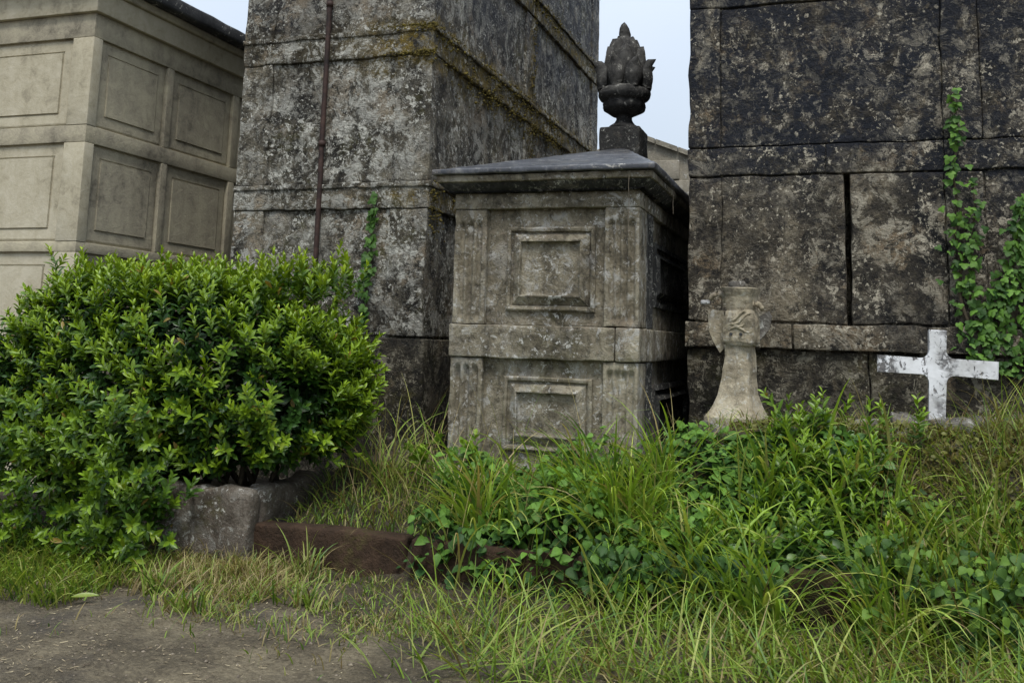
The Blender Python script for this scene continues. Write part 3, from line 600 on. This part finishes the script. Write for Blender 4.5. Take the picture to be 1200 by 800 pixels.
def shoots(base, d, L, K, ll, lw, tipc, basec, r, spread=(1.2, .4)):
    """leafy shoots -> leaf arrays (pos, dir, normal, size, tint)"""
    S = len(base); d = unit(d); t = np.linspace(.08, 1, K)[None]+r.normal(0, .02, (S, K))
    u = unit(np.cross(d, r.normal(0, 1, (S, 3)))); v = np.cross(d, u)
    droop = np.zeros((S, K, 3)); droop[..., 2] = -.12*L[:, None]*t**2
    pos = base[:, None]+d[:, None]*(L[:, None]*t)[..., None]+droop
    a = np.arange(K)[None]*2.4+r.uniform(0, 6.28, (S, 1))+r.normal(0, .25, (S, K))
    radv = np.cos(a)[..., None]*u[:, None]+np.sin(a)[..., None]*v[:, None]
    be = spread[0]+(spread[1]-spread[0])*t+r.normal(0, .14, (S, K))
    ld = d[:, None]*np.cos(be)[..., None]+radv*np.sin(be)[..., None]
    ln = d[:, None]*np.sin(be)[..., None]-radv*np.cos(be)[..., None]+r.normal(0, .18, (S, K, 3))
    s = ll*(.55+.6*np.sin(np.pi*np.clip(t*.8+.15, 0, 1)))*r.uniform(.8, 1.15, (S, K)); sz = np.stack([s, s*lw], -1)
    tt = np.clip(t**1.6+r.normal(0, .12, (S, K)), 0, 1); tint = mixc(basec, tipc, tt.ravel())*r.uniform(.78, 1.2, (S*K, 1))
    dead = r.uniform(0, 1, S*K) < .012; tint = np.where(dead[:, None], np.array([[.24, .17, .035]]), tint)
    return [pos.reshape(-1, 3), ld.reshape(-1, 3), ln.reshape(-1, 3), sz.reshape(-1, 2), tint]
def cat(*q): return [np.concatenate([x[i] for x in q]) for i in range(5)]
CAMXY = np.array([0, 0, 1.6])
def leaves_on(parent, tv, tf, mat, arr, nparts, name='leaf', pick=None, smooth=True):
    """the nparts nearest leaves are objects of their own, the others one mat of foliage"""
    pos = arr[0]; dist = np.linalg.norm(pos-CAMXY, axis=1) if pick is None else pick
    order = np.argsort(dist); front, rest = order[:nparts], order[nparts:]
    if len(rest):
        v, f, t = scatter(tv, tf, *[q[rest] for q in arr]); obj('foliage', v, f, mat, parent, smooth, t, 'stuff')
    groups = np.array_split(front[np.argsort(arr[4][front].sum(1))], 6)
    for g in groups:
        if not len(g): continue
        md = mesh_data(name, tv, tf, mat, smooth, np.tile(arr[4][g].mean(0), (len(tv), 1)))
        for i in g:
            d = unit(arr[1][i]); b = unit(np.cross(arr[2][i], d)); n_ = np.cross(d, b); s0, s1 = arr[3][i]
            o = bpy.data.objects.new(name, md); o.parent = parent
            p = arr[0][i]-np.array(parent.location)
            o.matrix_local = Matrix([[d[k]*s0, b[k]*s1, n_[k]*s0, p[k]] for k in range(3)]+[[0, 0, 0, 1]]); COL.objects.link(o)

# the hedge shrub on the left
H = thing('shrub', (-5.05, 6.5, .1), 'large rounded evergreen shrub with bright yellow-green shoot tips, on the left before the mausoleums', 'shrub')
hc = np.array([-5.15, 6.55, 1.14]); hr = np.array([1.86, .82, .86])
def on_hull(n, r, scale=1., front=True):
    d = unit(r.normal(0, 1, (n*3, 3))); d = d[d[:, 1] < .35][:n] if front else d[:n]
    e = 2.5; k = (np.abs(d)**e).sum(1)**(-1/e); P = d*k[:, None]*hr*scale
    nrm = unit(np.sign(d)*np.abs(d*k[:, None])**(e-1)/hr); P = P*(1+.085*fbm(P+hc, 2.2, 4, 2))[:, None]
    return P+hc, nrm
P1, N1 = on_hull(1700, R, .93); kk = fbm(P1, 2.6, 21, 2)+.25*(P1[:, 2]-1.1) > R.uniform(-.62, .12, len(P1)); P1, N1 = P1[kk], N1[kk]; s1 = shoots(P1-N1*.08, N1*.6+np.array([0, -.05, .95])+R.normal(0, .28, P1.shape), R.uniform(.2, .42, len(P1)), 19, .08, .33, (.25, .37, .018), (.038, .105, .012), R)
P2, N2 = on_hull(800, R, .8); s2 = shoots(P2-N2*.05, N2*.9+np.array([0, 0, .4])+R.normal(0, .4, P2.shape), R.uniform(.18, .3, len(P2)), 14, .08, .4, (.035, .09, .014), (.02, .055, .012), R)  # inner leaves tinted darker: the shrub's interior shade is put into their colour
top = R.uniform(0, 1, 150); xt = -6.6+3.1*top; P9, N9 = on_hull(420, R, .58); s9 = shoots(P9, N9*.6+R.normal(0, .6, P9.shape), R.uniform(.2, .35, len(P9)), 13, .095, .45, (.02, .05, .01), (.012, .032, .008), R)  # P9 core leaves get the darkest tint, painted shade again
P3 = np.stack([xt, R.uniform(6.0, 6.9, 150), 1.83+.07*np.sin(xt*3)+R.normal(0, .05, 150)], 1)
s3 = shoots(P3, np.array([[0, -.1, 1.]])+R.normal(0, .22, (150, 3)), R.uniform(.16, .44, 150), 18, .075, .36, (.31, .42, .022), (.05, .12, .016), R, (1.1, .3))
P4 = np.stack([R.uniform(-6.8, -4.35, 480), R.uniform(5.5, 5.95, 480), R.uniform(.0, 1.05, 480)], 1); P4[:, 1] += .25*np.maximum(0, P4[:, 2]-.5); P4 = P4[P4[:, 0]+.9*np.maximum(0, .62-P4[:, 2])*0 < -4.45+.0*P4[:, 2]]; n4 = len(P4)
s4 = shoots(P4, np.array([[.25, -.65, .35]])+R.normal(0, .35, (n4, 3)), R.uniform(.2, .42, n4), 16, .075, .36, (.2, .32, .018), (.035, .09, .014), R)
P5 = np.stack([R.uniform(-4.05, -3.8, 22), R.uniform(6.6, 7.0, 22), R.uniform(1.75, 1.95, 22)], 1)
s5 = shoots(P5, np.array([[0, 0, 1.]])+R.normal(0, .2, (22, 3)), R.uniform(.18, .33, 22), 14, .08, .36, (.17, .25, .02), (.07, .14, .016), R, (1.1, .3))
P6 = np.stack([R.normal(-4.5, .08, 14), R.normal(5.75, .05, 14), R.uniform(.18, .45, 14)], 1)
s6 = shoots(P6, np.array([[.15, -.25, 1.]])+R.normal(0, .25, (14, 3)), R.uniform(.2, .34, 14), 14, .085, .38, (.12, .22, .02), (.05, .12, .014), R)
allL = cat(s1, s2, s3, s4, s5, s6, s9)
_p = allL[0]; keep = ~((_p[:, 0] > -4.75) & (_p[:, 2] < .66+.1*fbm(_p, 3, 3, 2)) & ~((np.abs(_p[:, 0]+4.5) < .3) & (_p[:, 1] < 5.95))); keep &= ~((_p[:, 0] < -5.95) & (_p[:, 2] > 1.78+.8*(_p[:, 0]+6.15)+.12*fbm(_p, 4, 2, 2))); allL = [q[keep] for q in allL]
leaves_on(H, LV, LF, M['leaf'], allL, 300)
br = []
for k in range(46):
    a = np.array([R.uniform(-6.2, -4.2), R.uniform(6.2, 6.9), .3]); d = unit(R.normal(0, 1, 3)*np.array([1, .6, .5])+np.array([0, -.1, .6])); e = hc+d*hr*.82
    tt = np.linspace(0, 1, 6)[:, None]; p_ = a*(1-tt)+e*tt+np.array([0, 0, .18])*np.sin(tt*math.pi); br.append(tube(p_, np.linspace(.022, .006, 6), 5))
v, f = join(br); obj('branches', v, f, M['bark'], H, True, kind='stuff')

# grass
def blades(x, y, h, w, phi, lean, bend, tint, K=6, z=None, droopk=1.6):
    N = len(x); z = gz(x, y)-.01 if z is None else z
    t = np.linspace(0, 1, K+1)[None]; bend = np.asarray(bend); th = lean[:, None]+bend[:, None]*t**droopk; ds = (h/K)[:, None]
    st = np.sin(th)*ds; ct = np.cos(th)*ds; hx = np.cumsum(st, 1)-st; hz = np.cumsum(ct, 1)-ct
    dx, dy = np.cos(phi)[:, None], np.sin(phi)[:, None]
    C = np.stack([x[:, None]+hx*dx, y[:, None]+hx*dy, z[:, None]+hz], -1)
    tw = R.uniform(-.9, .9, N)[:, None]+phi[:, None]+math.pi/2
    wd = np.stack([np.cos(tw)+0*t, np.sin(tw)+0*t, .25+0*tw+0*t], -1)*(w[:, None]*.5*(1-t**2.2)*(.55+.45*np.minimum(1, t*4))+.0006)[..., None]
    V = np.stack([C-wd, C+wd], 2).reshape(-1, 3); o = (np.arange(N)*(K+1)*2)[:, None]; i = np.arange(K)[None]*2
    F = np.stack([o+i, o+i+1, o+i+3, o+i+2], -1).reshape(-1, 4)
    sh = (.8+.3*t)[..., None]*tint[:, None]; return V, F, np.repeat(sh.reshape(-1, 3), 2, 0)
GR = np.array([(.15, .24, .026), (.19, .28, .036), (.23, .31, .055), (.085, .16, .028), (.28, .31, .075)]); DRY = np.array([(.26, .21, .09), (.34, .28, .13), (.19, .14, .065), (.22, .22, .07)])
def pal(n, dry): a = GR[R.integers(0, 5, n)]; b = DRY[R.integers(0, 4, n)]; k = R.uniform(0, 1, n) < dry; return np.where(k[:, None], b, a)*R.uniform(.75, 1.2, (n, 1))
def edgey(x): return np.interp(x, [-9, -5.2, -4.7, -4.0, -2.9, -2.2, -1.5, -.7, 3], [4.3, 4.45, 4.5, 4.6, 4.45, 4.35, 4.2, 4.1, 4.])
GP = []
def region(n, x0, x1, y0, y1, h, w, lean, bend, dry, phi=None, prob=None, K=5):
    x = R.uniform(x0, x1, n); y = R.uniform(y0, y1, n); P = np.stack([x, y, x*0], 1)
    if prob is not None: k = R.uniform(0, 1, n) < prob(x, y, fbm(P, 2.2, 9, 3)); x, y = x[k], y[k]
    m = len(x); ph = R.uniform(0, 6.283, m) if phi is None else R.normal(phi[0], phi[1], m)
    cl = 1+.35*fbm(np.stack([x, y, x*0], 1), 3., 3, 2)
    hole = (np.abs(x+.74) < .22) & (y > 6.45) & (h[1] > .3); kk = ~hole; x, y, cl, ph = x[kk], y[kk], cl[kk], ph[kk]
    hole = (np.abs(x+1.62) < .11) | (np.abs(x+.12) < .17) | (np.abs(x+.75) < .06); kk = ~(hole & (y > 5.72) & (y < 6.2)); x, y, cl, ph = x[kk], y[kk], cl[kk], ph[kk]; m = len(x)
    GP.append(blades(x, y, R.uniform(*h, m)*cl, R.uniform(*w, m), ph, R.uniform(*lean, m), R.uniform(*bend, m), pal(m, dry)*(1.45 if h[1] > .7 else 1.15), K))
verge = lambda x, y, f: np.clip(sstep(edgey(x)-.15+.7*f, edgey(x)+.5+.7*f, y), 0, 1)*(1-(y > 6.0)*(x > -4))
region(15000, -5.4, 1.6, 4.0, 6.05, (.04, .13), (.004, .009), (.1, .8), (.4, 1.8), .38, None, lambda x, y, f: verge(x, y, f)*np.clip(.55+2.2*f, .03, 1))
region(3600, -2.6, 1.6, 4.4, 6.02, (.2, .55), (.006, .013), (.5, 1.3), (.1, 1.3), .18, (-2.6, 1.7), lambda x, y, f: verge(x, y, f)*sstep(-2.6, -1.2, x))
region(4200, -6.8, -4.35, 4.7, 5.8, (.1, .3), (.006, .012), (.2, .7), (.6, 1.7), .06, (-.9, .9), lambda x, y, f: sstep(edgey(x)-.1, edgey(x)+.15, y))
region(2600, -4.5, -3.3, 5.25, 6.0, (.08, .2), (.003, .007), (.2, .9), (.4, 1.8), .8)
region(2600, -4.5, -1.6, 4.55, 5.4, (.04, .13), (.004, .008), (.4, 1.1), (.5, 1.2), .6, None, lambda x, y, f: np.clip((f-.02)*4, 0, 1)*sstep(4.5, 5.1, y))
region(2600, -3.8, 1.5, 6.2, 6.98, (.08, .24), (.005, .011), (.1, .8), (.5, 1.9), .15)
region(4600, -2.45, .3, 5.82, 6.75, (.35, .8), (.008, .027), (.1, .8), (.7, 2.0), .06, (-1.9, 1.3), lambda x, y, f: np.clip(.45+2.5*f, .05, 1), 8)
region(260, -3.75, -2.6, 6.2, 6.95, (.15, .38), (.006, .013), (.2, .9), (.8, 1.9), .25, (-1.3, 1.4), None, 7)
region(5200, .0, 1.7, 6.2, 7.15, (.06, .2), (.004, .009), (.2, 1.0), (.5, 1.9), .62)
region(1500, -1.5, 1.7, 7.0, 7.75, (.06, .2), (.004, .009), (.1, .7), (.4, 1.6), .45)
region(160, .85, 1.7, 6.6, 7.3, (.25, .5), (.006, .012), (.1, .6), (.4, 1.5), .4, None, None, 7)
region(700, .2, 1.7, 5.9, 6.5, (.3, .55), (.008, .018), (.1, .5), (.6, 1.7), .12, (-1.9, 1.2), None, 8)
region(60, -3.6, -2.75, 6.5, 7.1, (.35, .75), (.004, .009), (.2, .9), (.3, 1.3), .5, (2.6, 1.0), None, 8)
region(70, -3.5, -2.6, 6.3, 7.0, (.45, .85), (.003, .005), (.1, .9), (.2, .9), .75, None, None, 8)
region(200, -2.5, 1.4, 5.9, 6.9, (.45, .8), (.003, .005), (.1, .8), (.2, .9), .6, None, None, 8)
GP = [(v, f, t) for v, f, t in GP]; V = np.concatenate([g[0] for g in GP]); o = np.cumsum([0]+[len(g[0]) for g in GP[:-1]]); F = np.concatenate([g[1]+k for g, k in zip(GP, o)])
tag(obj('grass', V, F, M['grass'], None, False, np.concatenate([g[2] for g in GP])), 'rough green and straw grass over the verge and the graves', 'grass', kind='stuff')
# single tufts that stand out
tufts = [(-3.62, 4.98, .2, 'short bright tuft on the bare path near the left kerb', 70, .3), (-4.02, 5.2, .26, 'pale tuft at the edge of the dry straw patch', 60, .4), (-3.05, 5.28, .24, 'low tuft in the middle of the bare path edge', 70, .25), (-3.35, 5.86, .36, 'thin tuft before the brown bare kerb stone', 24, .1),
         (-3.25, 6.75, .85, 'tall arching pale tuft left of the small tomb', 30, .4), (-.55, 6.55, .75, 'tall upright blades left of the green shoots', 16, .05), (.85, 6.5, .8, 'tall blades on the right bank below the white cross', 18, .15), (-1.55, 6.75, .5, 'loose tuft beside the right fluted corner of the small tomb', 60, .2)]
for x, y, h, w, nb, dry in tufts:
    t = thing('grass_tuft', (x, y, float(gz(np.array([x]), np.array([y]))[0])), w, 'grass tuft', 'grass tufts that stand out')
    xx = x+R.normal(0, .05+.03*(nb > 40), nb); yy = y+R.normal(0, .04, nb)
    v, f, tt = blades(xx, yy, R.uniform(.5, 1.1, nb)*h, R.uniform(.008, .015, nb), R.uniform(0, 6.28, nb), R.uniform(.1, .8, nb), R.uniform(.4, 1.5, nb), pal(nb, dry)*1.1, 8)
    obj('blades', v, f, M['grass'], t, False, tt, 'stuff')

# dark-leaved ground ivy between kerb and tomb, and the leafy bush in front of the memorial
def leafbed(n, x0, x1, y0, y1, hgt, size, c0, c1, r, prob=None):
    x = r.uniform(x0, x1, n); y = r.uniform(y0, y1, n)
    if prob is not None: k = r.uniform(0, 1, n) < prob(x, y); x, y = x[k], y[k]
    m = len(x); hh = hgt(x, y)*(1-.75*np.exp(-((x+.74)/.26)**2)*sstep(6.3, 6.7, y)); t = r.uniform(0, 1, m)**.6; z = gz(x, y)+hh*t
    over = np.clip(6.22-y, 0, 1); d = np.stack([r.normal(0, 1, m), r.normal(-.7, .7, m), r.normal(-.25, .4, m)], 1); nn = np.stack([r.normal(0, .6, m), -.5+r.normal(0, .6, m), np.full(m, 1.)], 1)
    s = size[0]*.6+(size[1]-size[0]*.6)*r.uniform(0, 1, m)**1.5; tint = mixc(c0, c1, np.clip(t**2.2+r.normal(0, .15, m), 0, 1))*r.uniform(.75, 1.25, (m, 1))
    return [np.stack([x, y, z], 1), d, nn, np.stack([s, s*.72], 1), tint]
IVY = thing('ground_ivy', (-1.6, 6.5, .35), 'dark green ground ivy spilling over the kerb below the small tomb', 'ivy')
bump_h = lambda x, y: .18+.14*np.exp(-((x+1.5)/.8)**2)+.08*np.sin(x*7+1)+.07*np.sin(y*9+x*3)
a1 = leafbed(4200, -2.75, -.35, 5.98, 6.95, bump_h, (.055, .1), (.026, .072, .018), (.12, .24, .036), R, lambda x, y: np.clip(.35+.9*sstep(-2.8, -2.0, x), 0, 1))
k = 900; x = R.uniform(-2.5, .1, k); hang = [np.stack([x, R.uniform(5.88, 6.02, k), R.uniform(.1, .42, k)], 1), np.stack([R.normal(0, .5, k), R.normal(-.6, .3, k), R.normal(-.7, .3, k)], 1), np.stack([R.normal(0, .3, k), R.uniform(-1, .0, k), R.uniform(.3, 1.1, k)], 1), np.stack([R.uniform(.045, .08, k)]*2, 1)*np.array([1, .72]), mixc((.024, .066, .016), (.1, .2, .034), R.uniform(0, 1, k)**1.5)]
hx_ = hang[0][:, 0]; msk = (fbm(hang[0], 2.6, 8, 2) > .02) & (np.abs(hx_+1.62) > .13) & (np.abs(hx_+.12) > .19); hang = [q[msk] for q in hang]
leaves_on(IVY, OV, OF, M['ivy'], cat(a1, hang), 300)
BU = thing('bush', (-.35, 6.6, .5), 'leafy green bush with upright yellow-green shoots, in front of the tan memorial', 'bush')
b1 = leafbed(2600, -.85, .3, 6.05, 6.9, lambda x, y: (.13*np.exp(-((x+.3)/.5)**2)+.1)*(.7+.6*np.sin(x*11+y*5)**2), (.05, .09), (.024, .066, .016), (.09, .19, .03), R)
P7 = np.stack([R.normal(-.35, .38, 130), R.uniform(6.1, 6.95, 130), np.zeros(130)], 1); P7 = P7[~((P7[:, 0] < -.42) & (P7[:, 1] > 6.45))]; n7 = len(P7); P7[:, 2] = gz(P7[:, 0], P7[:, 1])+.02+.08*np.exp(-((P7[:, 0]+.3)/.4)**2)
b2 = shoots(P7, np.array([[0, -.15, 1.]])+R.normal(0, .25, (n7, 3)), R.uniform(.22, .42, n7), 17, .075, .34, (.24, .37, .028), (.055, .13, .018), R, (1.15, .45))
P8 = np.array([[-.33, 6.75, .85], [-.3, 6.8, .8]]); b3 = shoots(P8, np.array([[0, 0, 1.], [.1, 0, 1]]), np.array([.5, .4]), 22, .08, .36, (.17, .26, .03), (.07, .15, .02), R, (1.1, .4))
leaves_on(BU, LV, LF, M['leaf'], cat(b1, b2, b3), 300)
WB = thing('weed_bank', (.55, 6.3, .3), 'tangle of round-leaved weeds hanging over the kerb at the right', 'weeds')
c1 = leafbed(1500, .05, 1.3, 5.95, 6.6, lambda x, y: np.full(len(x), .2), (.045, .075), (.03, .074, .016), (.14, .24, .034), R)
k = 900; x = R.uniform(.0, 1.2, k); zz = R.uniform(.05, .6, k); c2 = [np.stack([x, R.uniform(5.72, 6.03, k), zz], 1), np.stack([R.normal(0, .5, k), R.normal(-.6, .3, k), R.normal(-.6, .4, k)], 1), np.stack([R.normal(0, .3, k), R.uniform(-1, .0, k), R.uniform(.3, 1.1, k)], 1), np.stack([R.uniform(.04, .07, k)]*2, 1)*np.array([1, .85]), mixc((.03, .078, .018), (.15, .26, .034), R.uniform(0, 1, k)**1.6)]
msk = (fbm(c2[0], 2.6, 18, 2) > -.12) & (c2[0][:, 0] > .08); c2 = [q[msk] for q in c2]
leaves_on(WB, OV, OF, M['ivy'], cat(c1, c2), 260)
q = leafbed(3600, .12, 1.7, 6.25, 7.1, lambda x, y: .08+.07*np.sin(x*6)*np.sin(y*8+x), (.015, .05), (.09, .08, .026), (.2, .21, .05), R)
q2 = leafbed(1800, -.75, .3, 6.7, 7.3, lambda x, y: np.full(len(x), .08), (.02, .045), (.1, .08, .03), (.18, .19, .05), R)
q = cat(q, q2); q[2] = q[2]+R.normal(0, .9, q[2].shape); q[1] = q[1]+np.stack([R.normal(0, .6, len(q[0])), np.full(len(q[0]), .5), R.uniform(0, 1.4, len(q[0]))], 1)
v, f, t = scatter(LV, LF, *q); tag(obj('dry_undergrowth', v, f, M['grass'], None, True, t), 'brown and olive withered undergrowth on the bank below the white cross', 'undergrowth', kind='stuff')
# yellow-green sprigs at the tomb's left foot
for x, y, z, w in ((-2.92, 6.72, .68, 'fresh yellow-green sprig beside the left foot of the small tomb'), (-2.55, 6.85, .72, 'low yellow-green sprig under the left fluted corner of the small tomb')):
    t = thing('sprig', (x, y, z), w, 'plant'); q = shoots(np.array([[x, y, z]]*5)+R.normal(0, .04, (5, 3)), np.array([[0, -.2, 1.]])+R.normal(0, .4, (5, 3)), R.uniform(.12, .24, 5), 8, .085, .5, (.2, .3, .02), (.09, .18, .02), R)
    leaves_on(t, LV, LF, M['leaf'], q, 40)

# climbing ivy
def climber(name, label, paths, y, n, size, nparts, c0, c1, seed):
    r = np.random.default_rng(seed); root = np.array(paths[0][0]); t = thing(name, (root[0], y, root[1]), label, 'ivy', 'ivy vines on the mausoleums')
    tb = []; arrs = []
    for pth, wid, cnt in [(p_, w_, c_) for p_, w_, c_ in n]:
        p_ = np.array(pth); L = np.concatenate([[0], np.cumsum(np.hypot(*np.diff(p_, axis=0).T))]); s = np.linspace(0, L[-1], 24)
        xz = np.stack([np.interp(s, L, p_[:, 0]), np.interp(s, L, p_[:, 1])], 1); xz[:, 0] += .012*np.sin(s*14+seed)
        tb.append(tube(np.stack([xz[:, 0], np.full(24, y-.01), xz[:, 1]], 1), np.linspace(.016, .005, 24), 5))
        u = r.uniform(0, 1, cnt); k = np.clip((u*23).astype(int), 0, 22); wv_ = np.interp(u, np.linspace(0, 1, len(wid)), wid)
        px_ = xz[k]+(xz[k+1]-xz[k])*(u*23-k)[:, None]+np.stack([r.normal(0, 1, cnt)*wv_, r.normal(0, .02, cnt)], 1)
        pos = np.stack([px_[:, 0], y-.015-r.uniform(0, .05, cnt), px_[:, 1]], 1)
        d = np.stack([r.normal(0, .5, cnt), r.normal(-.45, .3, cnt), np.full(cnt, -.75)], 1); nn = np.stack([r.normal(0, .5, cnt), np.full(cnt, -.7), r.uniform(.0, 1.1, cnt)], 1)
        sz = r.uniform(*size, cnt); arrs.append([pos, d, nn, np.stack([sz, sz], 1), mixc(c0, c1, r.uniform(0, 1, cnt))*r.uniform(.8, 1.2, (cnt, 1))])
    v, f = join(tb); obj('stem', v, f, M['bark'], t, True); leaves_on(t, IV, IF, M['ivy'], cat(*arrs), nparts, pick=np.arange(sum(len(a[0]) for a in arrs)) if nparts else None, smooth=False)
p1 = [(.95, 1.65), (.85, 1.9), (.83, 2.4), (.82, 2.85), (.84, 3.2), (.83, 3.58)]; p2 = [(.9, 2.0), (.93, 2.5), (.96, 2.9)]
p3 = [(1.0, 1.5), (1.12, 1.9), (1.2, 2.3), (1.27, 2.75)]; p4 = [(1.3, 1.45), (1.4, 2.0), (1.45, 2.6)]; p5 = [(.92, 1.5), (1.0, 1.9), (1.1, 2.15)]
climber('ivy_vine', 'bright green ivy climbing the front of the black crusted mausoleum', [p1], 7.77, [(p1, (.09, .06, .06, .05, .02, .015), 120), (p2, (.04, .04, .02), 50), (p5, (.07, .05, .02), 60), (p3, (.12, .1, .06, .02), 260), (p4, (.14, .12, .05), 170)], (.042, .074), 300, (.02, .06, .012), (.12, .24, .035), 5)
q1 = [(-4.02, 1.7), (-3.99, 2.2), (-3.97, 2.6), (-3.95, 2.86)]
climber('ivy_vine', 'narrow strand of ivy climbing the lichen-spotted tower above the shrub', [q1], 7.79, [(q1, (.035, .03, .02, .012), 75)], (.05, .085), 75, (.04, .1, .02), (.09, .18, .03), 6)

# litter on the path
k = 11000; x = R.uniform(-6, 1.5, k); y = R.uniform(3.2, 6., k); kk = R.uniform(0, 1, k) < np.clip(.4+1.6*fbm(np.stack([x, y, x*0], 1), 1.7, 4, 3), .04, 1); x, y = x[kk], y[kk]; k = len(x)
ph = R.uniform(0, 6.28, k); d = np.stack([np.cos(ph), np.sin(ph), R.normal(0, .15, k)], 1); L = .008+.04*R.uniform(0, 1, k)**2.5
tv = np.array([(-.5, -.5, 0), (.5, -.35, 0), (.5, .35, .05), (-.5, .5, 0)]); tf = np.array([(0, 1, 2, 3)])
v, f, t = scatter(tv, tf, np.stack([x, y, gz(x, y)+.006], 1), d, np.stack([R.normal(0, .3, k), R.normal(0, .3, k), np.ones(k)], 1), np.stack([L, R.uniform(.002, .007, k)], 1), np.array([(.26, .21, .13), (.18, .14, .085), (.32, .27, .17), (.1, .075, .05)])[R.integers(0, 4, k)])
tag(obj('straw_litter', v, f, M['straw'], None, False, t), 'dry straw bits strewn over the path', 'litter', kind='stuff')
k = 3500; x = R.uniform(-6, 1.2, k); y = R.uniform(3.2, 5.6, k); pg = np.stack([x, y, gz(x, y)], 1); v, f = blob_cloud(pg, R.uniform(0, 1, k)**4*.012+.003, 9); v[:, 2] = np.repeat(pg[:, 2], 10)+(v[:, 2]-np.repeat(pg[:, 2], 10))*.6
tag(obj('gravel', v, f, M['pebble'], None, True), 'small grit and pebbles on the path', 'gravel', kind='stuff')
OVF = oval(lambda t: .5*math.sin(math.pi*(.04+.94*t))**.8, 5, .1, .08)
v, f, t = scatter(OVF[0], OVF[1], np.array([[-4.33, 4.83, .03]]), np.array([[.85, .5, .1]]), np.array([[.1, -.5, .8]]), np.array([[.15, .036]]), np.array([[.2, .26, .04]]))
tag(obj('fallen_leaf', v, f, M['leaf'], None, True, t), 'single yellow-green fallen leaf at the left edge of the path', 'leaf')
